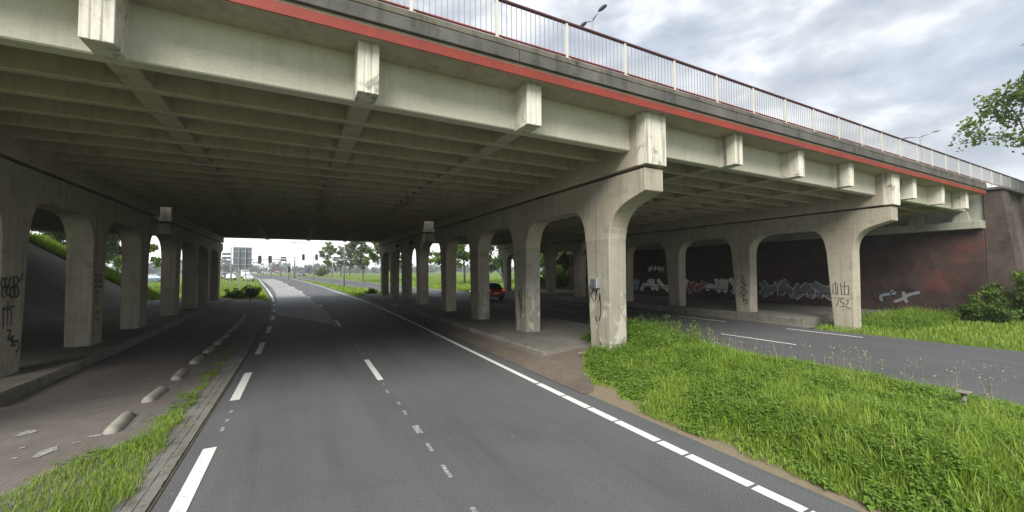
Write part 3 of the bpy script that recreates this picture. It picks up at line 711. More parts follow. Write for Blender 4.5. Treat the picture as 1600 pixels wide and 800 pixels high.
# grey marker stand in the verge
t = empty('marker_post', (9.4, 2.35, .2), 'short grey marker post with flat top in the verge grass', 'marker post')
G().tube((9.4, 2.35, 0), (9.4, 2.35, .52), .03, n=10).obj('post', M_KERBC, t, smooth=True)
G().box(9.30, 9.50, 2.27, 2.43, .52, .54).obj('cap_plate', M_KERBC, t, bevel=.005)

# ------------------------------------------------------------------ signals, signs and lamps beyond the bridge
def signal_head(t, x, y, z, name='signal_head', s=.74):
    g = G().prism([(x+math.cos(a)*.42*s, z+(.62*s if math.sin(a) > 0 else -.62*s)+math.sin(a)*.42*s) for a in [2*math.pi*i/16 for i in range(16)]], y-.02, y, 'y')
    h = g.obj(name, M_DARK, t)
    G().prism([(x+math.cos(a)*.47*s, z+(.62*s if math.sin(a) > 0 else -.62*s)+math.sin(a)*.47*s) for a in [2*math.pi*i/16 for i in range(16)]], y+.003, y+.02, 'y').obj('backboard_rim', M_WHITE, h)
    for k in range(3):
        zc = z+(k-1)*.42*s
        G().tube((x, y-.12, zc), (x, y-.022, zc), .15*s, .17*s, 10).obj('lens_hood', M_DARK, h)
def gantry(xp, y, h, xarm, za, heads, label, low=None, thin=False):
    z0 = zg(y)
    t = empty('signal_gantry', (xp, y, z0), label, 'traffic signal')
    G().tube((xp, y, z0), (xp, y, h), .11, .08, 10).obj('mast', M_STEEL, t, smooth=True)
    G().tube((xp, y, za), (xarm, y, za), .09, .06, 8).obj('arm', M_STEEL, t, smooth=True)
    for x in heads: signal_head(t, x, y-.1, za)
    if low: signal_head(t, xp+.05, y-.15, low)
    return t
gantry(-11.0, 95, 7.6, -1.6, 5.1, [-6.32, -4.56], 'signal gantry with two grey signal heads left of the receding road')
b = gantry(-1.4, 110, 9.2, 8.6, 6.1, [1.63, 4.5, 6.9], 'signal gantry with three dark heads over the far carriageway', low=3.2)
gantry(9.0, 122, 6.6, 15.5, 6.0, [], 'bare cantilever mast beside the far carriageway')
t = empty('direction_board', (-2.2, 95.2, 5.0), 'white board with two dark strips hanging from the gantry arm', 'sign')
G().box(-2.75, -1.65, 95.2, 95.26, 4.75, 5.65).obj('board', M_WHITE, t)
G().box(-2.7, -1.7, 95.17, 95.198, 5.35, 5.62).obj('dark_strip', M_DARK, t); G().box(-2.7, -1.7, 95.17, 95.198, 4.78, 5.0).obj('dark_strip', M_DARK, t)
t = empty('sign_board', (-6.6, 68, .18), 'large grey back of a road sign board in the left verge', 'sign')
G().box(-7.7, -5.5, 68, 68.05, 3.1, 6.05).obj('board', M_GREY, t)
for z in (3.6, 4.5, 5.4): G().box(-7.65, -5.55, 67.93, 67.995, z-.05, z+.05).obj('brace', M_STEEL, t)
for x in (-7.0, -6.2): G().tube((x, 67.85, .1), (x, 67.85, 5.9), .06, n=8).obj('post', M_STEEL, t)
t = empty('sign_cluster', (-9.3, 76, .35), 'pole with small stacked sign plates left of the big sign back', 'sign')
G().tube((-8.9, 76, .3), (-8.9, 76, 6.4), .05, n=8).obj('post', M_STEEL, t)
for z in (5.35, 4.75, 4.2): G().box(-10.0, -8.95, 75.95, 76, z-.17, z+.22).obj('plate', M_GREY, t); 
t = empty('keep_right_sign', (-6.2, 182, 1.1), 'red and white round sign on the median tip', 'sign')
G().tube((-6.2, 182, 1.1), (-6.2, 182, 2.6), .06, n=6).obj('post', M_STEEL, t)
G().tube((-6.2, 181.9, 3.0), (-6.2, 181.95, 3.0), .75, n=16).obj('plate', M_RED, t); G().box(-6.8, -5.6, 181.85, 181.89, 2.7, 2.95).obj('white_bar', M_WHITE, t)
# signal posts at the roadside
for x, y, z, lab in [(9.2, 115, 3.3, 'short signal post with a white-rimmed head among the young trees'), (7.2, 150, 3.2, 'short signal post half hidden by the round shrub')]:
    t = empty('signal_post', (x, y, zg(y)), lab, 'traffic signal'); G().tube((x, y, zg(y)), (x, y, z+.6), .06, n=6).obj('post', M_STEEL, t); signal_head(t, x, y-.1, z)
for x, y, h, lab, arms in [(-.2, 110, 8.7, 'nearest twin-armed street lamp down the road', (-2.2, 2.2)), (-4.2, 150, 9.0, 'second twin-armed street lamp down the road', (-2.4, 2.4)), (-8.5, 190, 9.2, 'third twin-armed street lamp down the road', (-2.5, 2.5)), (-14, 235, 9.4, 'farthest twin-armed street lamp down the road', (-2.6, 2.6))]:
    lamp_post(x, y, zg(y), h, lab, arms, 'x', 'street lamps down the road', r=.2)
lamp_post(6.5, 66, zg(66), 11, 'tall single lamp pole in the median beyond the bridge', (1.2,), 'x', r=.11)
lamp_post(3.4, 96, zg(96), 9.5, 'slim lamp pole in the median beside the signals', (-1.2,), 'x', r=.09)

# ------------------------------------------------------------------ cars
def make_car(name, paint, label, group=None, van=False):
    t = empty(name, (0, 0, 0), label, 'car' if not van else 'van', group)
    Lh, Wd = (2.1, .88) if not van else (2.6, .98)
    # sections along y (rear -): (y, half width low, z low, z belt, roof z, half width roof)
    if not van:
        secs = [(-2.08, .78, .42, .78, .80, .70), (-2.0, .86, .28, .90, .93, .74), (-1.75, .88, .22, .95, 1.18, .66), (-1.35, .89, .20, .96, 1.44, .58), (-.6, .89, .18, .95, 1.50, .60), (.2, .89, .18, .93, 1.46, .59), (.75, .89, .18, .92, 1.18, .64), (1.05, .88, .19, .90, .96, .76), (1.7, .86, .22, .80, .84, .74), (2.05, .80, .30, .66, .68, .66), (2.12, .70, .40, .55, .56, .60)]
    else:
        secs = [(-2.6, .92, .35, 1.0, 1.9, .82), (-2.5, .96, .28, 1.05, 2.0, .86), (.9, .96, .26, 1.05, 2.0, .86), (1.5, .96, .26, 1.0, 1.4, .80), (1.9, .94, .28, .95, 1.02, .80), (2.5, .86, .32, .75, .8, .7)]
    rows = []
    for y, w, zl, zb, zr, wr in secs:
        rows.append([(-w*.92, y, zl), (-w, y, zl+.12), (-w, y, (zl+zb)/2+.05), (-w*.97, y, zb), (-wr, y, max(zr-.04, zb+.005)), (-wr*.8, y, zr+.02), (0, y, zr+.04), (wr*.8, y, zr+.02), (wr, y, max(zr-.04, zb+.005)), (w*.97, y, zb), (w, y, (zl+zb)/2+.05), (w, y, zl+.12), (w*.92, y, zl)])
    g = G().sheet(rows); n = len(rows[0])
    g.add(rows[0], [list(range(n))]); g.add(rows[-1], [list(range(n))]); g.add([rows[0][0], rows[0][-1], rows[-1][-1], rows[-1][0]], [(0, 1, 2, 3)])
    body = g.obj('body', paint, t, smooth=False)
    b = body.modifiers.new('sub', 'SUBSURF'); b.levels = b.render_levels = 1
    for p in body.data.polygons: p.use_smooth = True
    if not van:
        G().add([(-.64, -2.0, 1.0), (.64, -2.0, 1.0), (.53, -1.53, 1.42), (-.53, -1.53, 1.42), (-.64, -1.8, .98), (.64, -1.8, .98), (.53, -1.33, 1.38), (-.53, -1.33, 1.38)], [(0, 1, 2, 3), (4, 5, 6, 7), (0, 1, 5, 4), (1, 2, 6, 5), (2, 3, 7, 6), (3, 0, 4, 7)]).obj('rear_window', M_GLASS, t)
        G().add([(-.62, 1.02, 1.0), (.62, 1.02, 1.0), (.54, .35, 1.42), (-.54, .35, 1.42), (-.62, .90, 1.0), (.62, .90, 1.0), (.54, .25, 1.38), (-.54, .25, 1.38)], [(0, 1, 2, 3), (4, 5, 6, 7), (0, 1, 5, 4), (1, 2, 6, 5), (2, 3, 7, 6), (3, 0, 4, 7)]).obj('windscreen', M_GLASS, t)
        for s in (-1, 1):
            for ya, yb_, in ((-1.35, -.45), (-.38, .5)):
                G().hexa([(s*.80, ya, 1.0), (s*.85, ya, 1.0), (s*.85, yb_, 1.0), (s*.80, yb_, 1.0), (s*.60, ya+.1, 1.36), (s*.65, ya+.1, 1.36), (s*.65, yb_-.15, 1.36), (s*.60, yb_-.15, 1.36)]).obj('side_window', M_GLASS, t)
        G().box(-.78, .78, -2.13, -1.9, .33, .47).obj('bumper', M_DARK, t, bevel=.04)
        G().box(-.26, .26, -2.12, -2.06, .58, .69).obj('number_plate', MATS['plate_yellow'], t)
    else:
        G().hexa([(-.7, 1.5, 1.15), (.7, 1.5, 1.15), (.7, 1.62, 1.15), (-.7, 1.62, 1.15), (-.7, 1.02, 1.85), (.7, 1.02, 1.85), (.7, 1.14, 1.85), (-.7, 1.14, 1.85)]).obj('windscreen', M_GLASS, t)
    yb = -secs[0][0]
    for s in (-1, 1):
        G().box(s*.66-.12, s*.66+.12, -yb-.02, -yb+.2, .78 if not van else 1.0, .95 if not van else 1.4).obj('tail_light', MATS['tail_light'], t, bevel=.03)
        G().box(s*.6-.15, s*.6+.15, secs[-1][0]-.1, secs[-1][0]+.0, .58, .70).obj('headlight', MATS['head_light'], t, bevel=.03)
        for yy in (-1.3, 1.28):
            w = G().tube((s*.72, yy, .32), (s*.90, yy, .32), .32, n=18).obj('wheel', M_TYRE, t, bevel=.02)
            G().tube((s*.895, yy, .32), (s*.908, yy, .32), .2, n=14).obj('rim', M_RIM, w)
    return t
def emis(name, col, st):
    m, t_, b = newmat(name); b.inputs['Base Color'].default_value = (*col, 1); b.inputs['Emission Color'].default_value = (*col, 1); b.inputs['Emission Strength'].default_value = st; b.inputs['Roughness'].default_value = .3
emis('tail_light', (.6, .04, .025), .35); emis('head_light', (.9, .9, .85), .4); plain('plate_yellow', (.65, .45, .05), .5)
def carpaint(name, col):
    m = plain(name, col, .25, var=.04); m.node_tree.nodes['Principled BSDF'].inputs['Coat Weight'].default_value = .8; return m
P_RED = carpaint('red_car_paint', (.28, .02, .013)); P_SILV = carpaint('silver_car_paint', (.42, .43, .45)); P_BLUE = carpaint('blue_car_paint', (.10, .16, .26)); P_WHT = carpaint('white_car_paint', (.75, .75, .74)); P_DRK = carpaint('dark_car_paint', (.03, .03, .035))
def place(c, x, y, rz, z=None): c.location = (x, y, zg(y) if z is None else z); c.rotation_euler = (0, 0, R(rz)); return c
place(make_car('parked_car', P_RED, 'red hatchback with lit tail lights on the far carriageway under the bridge'), 14.85, 32.6, 0).name = 'car'
place(make_car('car', P_SILV, 'silver car approaching in the left lane beyond the bridge'), -8.6, 100, 186)
place(make_car('car', P_WHT, 'white car queuing behind the big sign back, left of the road'), -12.6, 108, 190)
place(make_car('car', P_DRK, 'dark car queuing beside the white car, left of the road'), -14.6, 117, 190)
place(make_car('van', P_WHT, 'white van farther down the road behind the silver car', van=True), -11.6, 126, 188)
place(make_car('car', P_DRK, 'dark car on the far carriageway beside the low round signal'), 1.8, 150, 194)
place(make_car('car', P_BLUE, 'blue car seen between the left columns in the field'), -24.5, 101, 80)
place(make_car('car', P_SILV, 'grey car seen next to the blue car between the left columns'), -29.5, 103, 80)

# ------------------------------------------------------------------ trees
def ico_leaf(n, rng, centers, rad, size, flat=.7):
    """n leaf quads scattered round the given centres (array k,3), radii rad (k)"""
    idx = rng.integers(0, len(centers), n)
    dirs = rng.normal(size=(n, 3)); dirs /= np.linalg.norm(dirs, axis=1)[:, None]
    r = rng.random(n)**.45
    P = centers[idx]+dirs*(r*rad[idx])[:, None]*np.array([1, 1, flat])
    a = rng.normal(size=(n, 3)); a /= np.linalg.norm(a, axis=1)[:, None]
    nb = rng.normal(size=(n, 3)); b = np.cross(a, nb); b /= np.linalg.norm(b, axis=1)[:, None]
    s = size*rng.uniform(.6, 1.35, n)[:, None]
    v0 = P-a*s; v1 = P+b*s*.55+a*s*.1; v2 = P+a*s; v3 = P-b*s*.55+a*s*.1
    V = np.stack([v0, v1, v2, v3], 1).reshape(-1, 3); F = np.arange(4*n).reshape(-1, 4)
    return V, F
def tree_mesh(seed, h, cr, nleaf, leaf, lm, trunk_h=.25, tr=.16, spread=1.0, clump=.75, nb=14):
    rng = np.random.default_rng(seed); g = G(); tips = []
    def limb(p, d, l, r, lev):
        p = np.array(p); n = 4; pts = [p]
        for i in range(n):
            d = d+rng.normal(size=3)*.13+np.array([0, 0, .05]); d /= np.linalg.norm(d); p = p+d*l/n; pts.append(p)
        for i in range(n): g.tube(pts[i], pts[i+1], r*(1-.6*i/n), r*(1-.6*(i+1)/n), 6 if lev < 2 else 4, cap=False)
        if lev >= 1: tips.append((pts[-1], lev)); tips.append((pts[-2], lev))
        if lev < 3:
            for i in range(3 if lev else nb):
                k = rng.integers(2, n+1) if lev else rng.integers(1, n+1)
                if lev == 0:
                    f = trunk_h+(1-trunk_h)*(i/nb); q = np.array([np.interp(f*n, range(n+1), [pt[c] for pt in pts]) for c in range(3)])
                    ang = i*2.4+rng.uniform(-.4, .4); el = rng.uniform(.15, .9)+f*.35
                    dd = np.array([math.cos(ang)*math.cos(el), math.sin(ang)*math.cos(el), math.sin(el)])
                    ll = cr*spread*rng.uniform(.65, 1.0)*math.sin(math.pi*min(.95, .22+.75*(f-trunk_h)/(1-trunk_h)))**.7
                else:
                    q = pts[k]; dd = d+rng.normal(size=3)*.6; dd /= np.linalg.norm(dd); ll = l*rng.uniform(.35, .6)
                limb(q, dd, ll, max(r*.42, .012), lev+1)
    limb((0, 0, 0), np.array([0, 0, 1.0]), h*.93, tr, 0)
    tm = g.mesh('trunk', M_BARK)
    C = np.array([t[0] for t in tips]); rad = np.array([clump*(1.0 if t[1] < 3 else .8) for t in tips])*rng.uniform(.6, 1.25, len(tips))
    V, F = ico_leaf(nleaf, rng, C, rad, leaf)
    return tm, npmesh('crown', V, F, lm)
def plant_tree(meshes, loc, s, rz, label, name='tree', group=None, cat='tree'):
    t = empty(name, loc, label, cat, group); t.rotation_euler = (0, 0, rz); t.scale = (s, s, s)
    link('trunk', meshes[0], t); link('crown', meshes[1], t); return t
TA = tree_mesh(1, 10.5, 3.6, 9000, .22, M_LEAFA, .22, .17)
TB = tree_mesh(2, 10, 2.6, 4200, .20, M_LEAFB, .25, .14, clump=.7)
TC_ = tree_mesh(3, 11, 4.2, 12000, .22, M_LEAFC, .12, .2, clump=.95)
TD = tree_mesh(4, 9, 2.8, 5200, .20, M_LEAFA, .28, .13, clump=.65)
GT = 'trees in the meadow beyond the bridge'
for m, x, y, s, rz, lab in [
    (TA, 15.6, 84, 1.0, .3, 'full green tree just left of the far middle columns'), (TB, 11.9, 86, .95, 1, 'thin grey-green tree left of the full green tree'),
    (TD, 18.8, 92, 1.0, 2, 'young tree partly hidden behind the far middle columns'), (TD, 8.6, 135, 1.05, 3, 'small round tree behind the three-headed signal gantry'),
    (TB, 12.6, 137, 1.05, 4, 'sparse grey-green tree beside the small round tree'), (TB, 15.5, 140, .95, 4.6, 'sparse young tree right of the tall lamp pole'),
    (TB, 27.6, 70, 1.25, 5, 'slim tree seen in the gap behind the fourth middle column'), (TD, 22.5, 66, 1.2, 1.2, 'spreading tree seen in the gap between the two column rows'),
    (TC_, 33.5, 66, 1.15, 2.2, 'dense tree behind the red car'), (TC_, 45, 72, 1.1, 3.3, 'dense dark tree behind the far right columns'),
    (TC_, 52, 68, 1.0, .6, 'dense tree beyond the right column row'), (TA, 49, 60, .9, 5.2, 'bright tree near the right column row arches'), (TC_, 60, 62, 1.1, 4, 'dark tree at the right edge of the meadow'),
    (TC_, -22.5, 60, .85, 1.1, 'dense tree above the left grass slope'), (TA, -17.4, 61, .85, 2.7, 'bright tree above the left grass slope between the columns'), (TC_, -27.5, 60, .95, .2, 'leftmost dense tree above the left grass slope'), (TA, -24, 72, 1.0, 4.2, 'light green tree behind the dense trees on the left'), (TA, 32.4, 47.5, .8, 3.3, 'bright tree just behind the far right columns'), (TC_, 36.5, 52.5, .75, 1.7, 'dark tree on the slope behind the far right columns')]:
    plant_tree(m, (x, y, zg(y)-.1), s, rz, lab, group=GT)
# tree by the wing wall, its branches reaching into the picture from the right
NT = tree_mesh(12, 13.2, 5.0, 34000, .11, M_LEAFA, .50, .24, clump=.8, nb=26)
plant_tree(NT, (36.3, 2.25, -.05), 1.06, 2.0, 'leafy tree at the right edge rising above the railing')
# shrubs
def shrub_mesh(seed, h, r, n, leaf, lm):
    rng = np.random.default_rng(seed); g = G(); C = []
    for i in range(20):
        a = rng.uniform(0, 6.28); rr = r*rng.random()**.6*rng.uniform(.7, 1.25); hh = h*rng.uniform(.35, 1.12)*(1-.35*(rr/r)**2)
        p = Vector((0, 0, 0)) + Vector((math.cos(a)*rr*.25, math.sin(a)*rr*.25, 0)); q = Vector((math.cos(a)*rr, math.sin(a)*rr, hh*.88))
        g.tube(p, (p+q)/2+Vector((0, 0, .1)), .02, .014, 5, cap=False); g.tube((p+q)/2+Vector((0, 0, .1)), q, .014, .005, 4, cap=False)
        for f in (.35, .6, .82, 1): C.append((q.x*f, q.y*f, q.z*f))
    C = np.array(C); V, F = ico_leaf(n, rng, C, np.full(len(C), .24*r/1.5+.09), leaf)
    V[:, 2] = np.maximum(V[:, 2], .02)
    return g.mesh('trunk', M_BARK), npmesh('crown', V, F, lm)
SH = shrub_mesh(1, 2.7, 1.7, 9000, .085, M_LEAFA); SH2 = shrub_mesh(2, 1.4, 1.2, 4500, .08, M_LEAFC); SH3 = shrub_mesh(3, 1.2, .8, 1500, .09, M_LEAFA)
for m, x, y, s, rz, lab in [(SH, 29.6, 5.2, 1.0, 0, 'large leafy shrub at the foot of the brick wing wall'), (SH2, 27.6, 6.2, .9, 1, 'low dark shrub left of the large shrub by the abutment'), (SH2, 31.2, 3.6, 1.1, 2, 'low dark shrub at the right edge below the wing wall'),
                            (SH3, -4.9, 44, 1.0, 0, 'small round shrub left of the small sign at the path end'), (SH3, -3.7, 45, 1.2, 1.4, 'small round shrub behind the small sign at the path end'), (SH3, 6.9, 43.2, .8, 2, 'small shrub at the foot of the last middle column'), (SH, 29.2, 44.6, 1.1, 1.3, 'leafy shrub at the far end of the brick abutment'), (SH, 31.6, 45.6, 1.35, 2.3, 'bigger leafy shrub beyond the far end of the brick abutment'), (SH, 7.3, 143, 1.2, 2, 'round shrub in the far median beyond the signals')]:
    plant_tree(m, (x, y, zg(y)), s, rz, lab, 'shrub', cat='shrub')
# far wood along the horizon
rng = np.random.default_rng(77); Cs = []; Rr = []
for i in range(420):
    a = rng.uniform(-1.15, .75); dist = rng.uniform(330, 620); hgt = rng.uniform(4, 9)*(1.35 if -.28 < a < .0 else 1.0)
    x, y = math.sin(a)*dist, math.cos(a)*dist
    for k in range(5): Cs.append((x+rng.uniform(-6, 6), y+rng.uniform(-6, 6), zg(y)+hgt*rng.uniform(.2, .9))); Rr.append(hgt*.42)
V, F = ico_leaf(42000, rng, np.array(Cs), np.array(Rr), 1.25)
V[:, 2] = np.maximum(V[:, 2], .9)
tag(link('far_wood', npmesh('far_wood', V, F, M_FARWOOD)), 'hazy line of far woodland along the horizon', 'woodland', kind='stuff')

# ------------------------------------------------------------------ grass and weeds
def vnoise(x, y, s, seed):
    r = np.random.default_rng(seed); o = np.zeros_like(x)
    for k in range(6):
        a = r.uniform(0, 6.28); f = s*r.uniform(.6, 1.7); o += np.sin((x*np.cos(a)+y*np.sin(a))*f+r.uniform(0, 6.28))
    return o/6
def blades(n, sampler, hfun, w, rng, lean=.45, zfun=None):
    x, y = sampler(n, rng); n = len(x)
    h = hfun(x, y)*rng.uniform(.5, 1.25, n); z = zfun(x, y) if zfun else np.zeros(n)
    a = rng.uniform(0, 6.283, n); dx, dy = np.cos(a), np.sin(a); px_, py_ = -dy, dx
    ln = rng.uniform(.05, lean, n)*h; ww = w*rng.uniform(.6, 1.4, n)
    b = np.stack([x, y, z], 1); d3 = np.stack([dx, dy, 0*x], 1); p3 = np.stack([px_, py_, 0*x], 1); up3 = np.array([0, 0, 1.0])
    v0 = b-p3*ww[:, None]/2; v1 = b+p3*ww[:, None]/2
    m = b+d3*(ln*.35)[:, None]+up3*(h*.6)[:, None]
    v2 = m+p3*ww[:, None]*.4; v3 = m-p3*ww[:, None]*.4
    v4 = b+d3*ln[:, None]+up3*(h*.97)[:, None]
    V = np.stack([v0, v1, v2, v3, v4], 1).reshape(-1, 3); i = np.arange(n)*5
    F = np.concatenate([np.stack([i, i+1, i+2], 1), np.stack([i, i+2, i+3], 1), np.stack([i+3, i+2, i+4], 1)])
    return V, F
def weeds(n, sampler, hfun, leaf, rng, zfun=None, per=12):
    x, y = sampler(n, rng); n = len(x); h = hfun(x, y)*rng.uniform(.6, 1.25, n); z = zfun(x, y) if zfun else np.zeros(n)
    k = per; X = np.repeat(x, k); Y = np.repeat(y, k); Hh = np.repeat(h, k); Z = np.repeat(z, k); f = np.tile(np.linspace(.25, 1, k), n)
    tilt = np.repeat(rng.normal(size=(n, 2))*.15, k, 0)
    a = np.tile(np.arange(k)*1.65, n)+np.repeat(rng.uniform(0, 6.28, n), k)+rng.normal(size=n*k)*.4
    base = np.stack([X+tilt[:, 0]*f*Hh, Y+tilt[:, 1]*f*Hh, Z+f*Hh], 1)
    s = leaf*rng.uniform(.6, 1.35, n*k)*(1.15-.55*f)
    d = np.stack([np.cos(a), np.sin(a), rng.uniform(-.35, .35, n*k)], 1); p = np.stack([-np.sin(a), np.cos(a), np.zeros(n*k)], 1)
    v0 = base; v1 = base+d*(s*.5)[:, None]+p*(s*.34)[:, None]+np.array([0, 0, .12])*s[:, None]; v2 = base+d*s[:, None]-np.array([0, 0, .18])*s[:, None]; v3 = base+d*(s*.5)[:, None]-p*(s*.34)[:, None]+np.array([0, 0, .12])*s[:, None]
    V = np.stack([v0, v1, v2, v3], 1).reshape(-1, 3); i = np.arange(n*k)*4
    F = np.concatenate([np.stack([i, i+1, i+2], 1), np.stack([i, i+2, i+3], 1)])
    return V, F
def join(*vf):
    Vs, Fs, b = [], [], 0
    for V, F in vf: Vs.append(V); Fs.append(F+b); b += len(V)
    return np.concatenate(Vs), np.concatenate(Fs)
rng = np.random.default_rng(5)

# median verge on the right
EL = lambda y: 5.42+.0*y   # bare edge
def med_left(y): return np.interp(y, [-4, 2, 4, 6, 7.2, 8.4, 9.6], [5.12, 5.16, 5.25, 5.45, 5.8, 6.45, 7.6])+.12*np.sin(y*2.3)+.06*np.sin(y*7.1)
def med_right(y): return np.interp(y, [-4, 10], [10.75, 10.95])+.08*np.sin(y*3.1)
def med_top(y): return 9.9
def med_z(x, y):
    c = np.clip(np.minimum(x-5.3, 11-x)/1.6, 0, 1); return .02+.22*c*c*(3-2*c)
g = G(); ys = np.linspace(-6, 9.6, 40); rows = []
for y in ys:
    rows.append([(5.14+(11.05-5.14)*t, y, float(med_z(np.array(5.14+(11.05-5.14)*t), y))-.012 if t > 0 else -.02) for t in np.linspace(0, 1, 16)])
tag(g.sheet(rows).obj('verge', M_SAND), kind='structure')
def med(n, r):
    x = r.uniform(5.3, 11.0, n*2); y = r.uniform(-2.2, 10.2, n*2)
    lft = med_left(y)+.35*r.random(len(x))**2*0; k = (x > lft+r.exponential(.07, len(x))) & (x < med_right(y)) & ~((x > 7.1) & (x < 7.85) & (y > 8.0)) & ((y < 9.3) | (x > 7.9))
    return x[k][:n], y[k][:n]
def med_h(x, y):
    e = np.clip((x-med_left(y))/.7, .3, 1); nz = vnoise(x, y, 1.6, 3)
    return e*np.clip(.20+.14*nz+.07*vnoise(x, y, 5.5, 33)+.14*np.clip((y-6)/3, 0, 1), .05, 1)
V1 = blades(190000, med, lambda x, y: med_h(x, y), .010, rng, .9, med_z)
V2 = blades(26000, med, lambda x, y: med_h(x, y)*1.3, .015, rng, .8, med_z)
Vg, Fg = join(V1, V2)
tag(link('verge_grass', npmesh('verge_grass', Vg, Fg, M_GRASS)), 'lush green grass filling the verge between the two roads', 'grass', kind='stuff')
def med_weed(n, r):
    x, y = med(n*5, r); nz = vnoise(x, y, 3.4, 9)+.5*vnoise(x, y, 9, 19)+.25*r.normal(size=len(x))+.8*np.clip((y-6.5)/2.5, 0, 1)*np.clip((10.2-x)/2, 0, 1); k = (nz > .12) & (x > med_left(y)+.15); return x[k][:n], y[k][:n]
Vw, Fw = weeds(9500, med_weed, lambda x, y: .04+med_h(x, y)*(.95+.45*np.clip((y-7)/2, 0, 1)), .075, rng, med_z)
tag(link('verge_weeds', npmesh('verge_weeds', Vw, Fw, M_WEED)), 'nettles and broad-leaved weeds in the verge grass', 'weeds', kind='stuff')
def net(n, r):
    x = r.uniform(7.9, 10.7, n); y = r.uniform(7.2, 10.0, n); k = vnoise(x, y, 3.0, 44)+.5*r.random(n) > .1; return x[k], y[k]
Vw, Fw = weeds(420, net, lambda x, y: .80+.16*vnoise(x, y, 3, 45), .08, rng, med_z, 18)
tag(link('nettles', npmesh('nettles', Vw, Fw, M_WEED)), 'tall nettles beside the nearest middle column', 'weeds', kind='stuff')
def med_edge(n, r):
    y = r.uniform(-2, 10, n); x = med_right(y)-r.exponential(.5, n); return x, y
Vs_, Fs_ = blades(240, med_edge, lambda x, y: .62+0*x, .008, rng, .3, med_z)
Vt, Ft = ico_leaf(1200, rng, Vs_[4::5], np.full(len(Vs_[4::5]), .05), .018, 2.2)
me = npmesh('seed_grass', Vs_, Fs_, M_STRAW); o = tag(link('seed_grass', me), 'tall pale seeding grass along the far side of the verge', 'grass', kind='stuff')
tag(link('seed_heads', npmesh('seed_heads', Vt, Ft, M_STRAW), o), kind='stuff')

# left verge wedge
lft_lo = lambda y: np.interp(y, [2.5, 6.0, 6.8, 7.3, 7.8, 8.6, 9.9, 11.5, 14.5], [-4.3, -3.6, -3.0, -2.65, -2.3, -2.12, -1.98, -1.92, -1.82])+.10*np.sin(y*4.1)+.06*np.sin(y*9.7)
def lft(n, r):
    x = r.uniform(-4.4, -1.45, n*3); y = r.uniform(2.5, 18, n*3)
    lo = lft_lo(y)
    hi = np.interp(y, [2.5, 6, 9, 11, 14.5, 18], [-1.48, -1.55, -1.64, -1.68, -1.66, -1.72])+.05*np.sin(y*5.3)
    k = (x > lo+r.exponential(.06, len(x))) & (x < hi-r.exponential(.05, len(x))); return x[k][:n], y[k][:n]
V1 = blades(34000, lft, lambda x, y: (.12+.06*vnoise(x, y, 3.5, 4)-.005*(y-6))*np.clip((x-lft_lo(y))/.35, .35, 1), .007, rng, 1.0, lambda x, y: .03+0*x)
tag(link('verge_grass', npmesh('verge_grass', *V1, M_GRASS)), 'grass wedge between the cycle path and the road', 'grass', kind='stuff')
def lft_w(n, r):
    x, y = lft(n*2, r); k = vnoise(x, y, 3.3, 21) > .0; return x[k][:n], y[k][:n]
Vw, Fw = weeds(900, lft_w, lambda x, y: .12+0*x, .05, rng, lambda x, y: .03+0*x, 9)
tag(link('verge_weeds', npmesh('verge_weeds', Vw, Fw, M_WEED)), 'small broad-leaved weeds in the left grass wedge', 'weeds', kind='stuff')
# far verge on the right, beyond the second carriageway
def fv(n, r):
    x = r.uniform(18.9, 46, n); y = r.uniform(-12, 9.7, n); k = (x > 19.05+.1*np.sin(y*2)) & ((y < 5.2) | (x < 30.2)) & ((y < 9.3-.25*np.maximum(0, 22-x)*.5)); return x[k], y[k]
V1 = blades(90000, fv, lambda x, y: (.16+.05*vnoise(x, y, 1.2, 6))*np.clip((x-18.8)/.8, .3, 1)+.3*np.clip((y-7)/2, 0, 1)*np.clip((x-22)/3, 0, 1), .022, rng, .7)
tag(link('verge_grass', npmesh('verge_grass', *V1, M_GRASS)), 'bright green grass strip beyond the far carriageway', 'grass', kind='stuff')
def fw_(n, r):
    x = r.uniform(21.5, 30.2, n); y = r.uniform(6.6, 9.6, n); return x, y
Vw, Fw = weeds(800, fw_, lambda x, y: .34+.3*vnoise(x, y, 2.6, 8), .10, rng, None, 10)
tag(link('verge_weeds', npmesh('verge_weeds', Vw, Fw, M_WEED)), 'dark weeds along the foot of the abutment', 'weeds', kind='stuff')
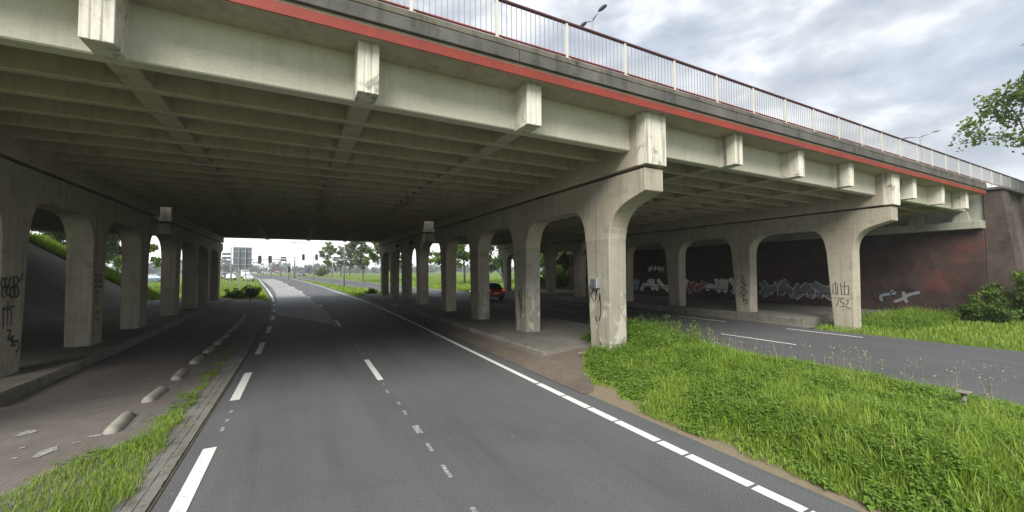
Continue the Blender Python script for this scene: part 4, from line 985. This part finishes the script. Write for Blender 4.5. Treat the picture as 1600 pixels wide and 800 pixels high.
# meadow beyond the bridge
def md(n, r):
    y = 42+r.exponential(22, n); x = r.uniform(-34, 46, n)
    xl = np.array([xL_(q) for q in y]); xr = np.array([xR_(q) for q in y]); a2 = np.array([x2a(q) for q in y]); b2 = np.array([x2b(q) for q in y])
    k = (y < 130) & ((x < xl-.5) | ((x > xr+.6) & (x < a2-.1)) | (x > b2+.15)) & ~((x < -9.5) & (y < 58)) & ~((x < -7) & (y > 95)); return x[k], y[k]
V1 = blades(80000, md, lambda x, y: .32+.12*vnoise(x, y, .8, 12), .05, rng, .6, lambda x, y: np.array([zg(q) for q in y])-.05)
tag(link('meadow_grass', npmesh('meadow_grass', *V1, M_GRASS)), 'meadow grass on both sides of the roads beyond the bridge', 'grass', kind='stuff')
def sl(n, r):
    y = r.uniform(41.0, 44.5, n); x = r.uniform(-17.2, -10.0, n); return x, y
V1 = blades(16000, sl, lambda x, y: .5+.15*vnoise(x, y, 1.5, 51), .035, rng, .6, lambda x, y: (BX-x)*SL+.26)
tag(link('slope_grass', npmesh('slope_grass', *V1, M_GRASS)), 'grass on the embankment slope behind the left columns', 'grass', kind='stuff')
# dry twig litter at the left end of the pavement
V1 = blades(700, lambda n, r: (-5.3+r.normal(size=n)*.35, 11.0+r.normal(size=n)*.35), lambda x, y: .05+0*x, .012, rng, 6.0, lambda x, y: .15+0*x)
tag(link('twig_litter', npmesh('twig_litter', *V1, M_SOILBROWN)), 'heap of dry brown twigs at the near end of the left pavement', 'twigs', kind='stuff')

# ------------------------------------------------------------------ air
hm, ht, hb = newmat('haze_air'); ht.nodes.remove(hb); pv = N(ht, 'ShaderNodeVolumePrincipled')
pv.inputs['Color'].default_value = (.93, .95, 1, 1); pv.inputs['Density'].default_value = HAZE; pv.inputs['Anisotropy'].default_value = .2
L(ht, pv.outputs[0], ht.nodes['Material Output'].inputs['Volume'])
hz_o = G().box(-4100, 4100, -450, 4100, -1.2, 18).obj('haze', hm); tag(hz_o, 'thin pale haze in the air over the meadow', 'haze', kind='stuff')
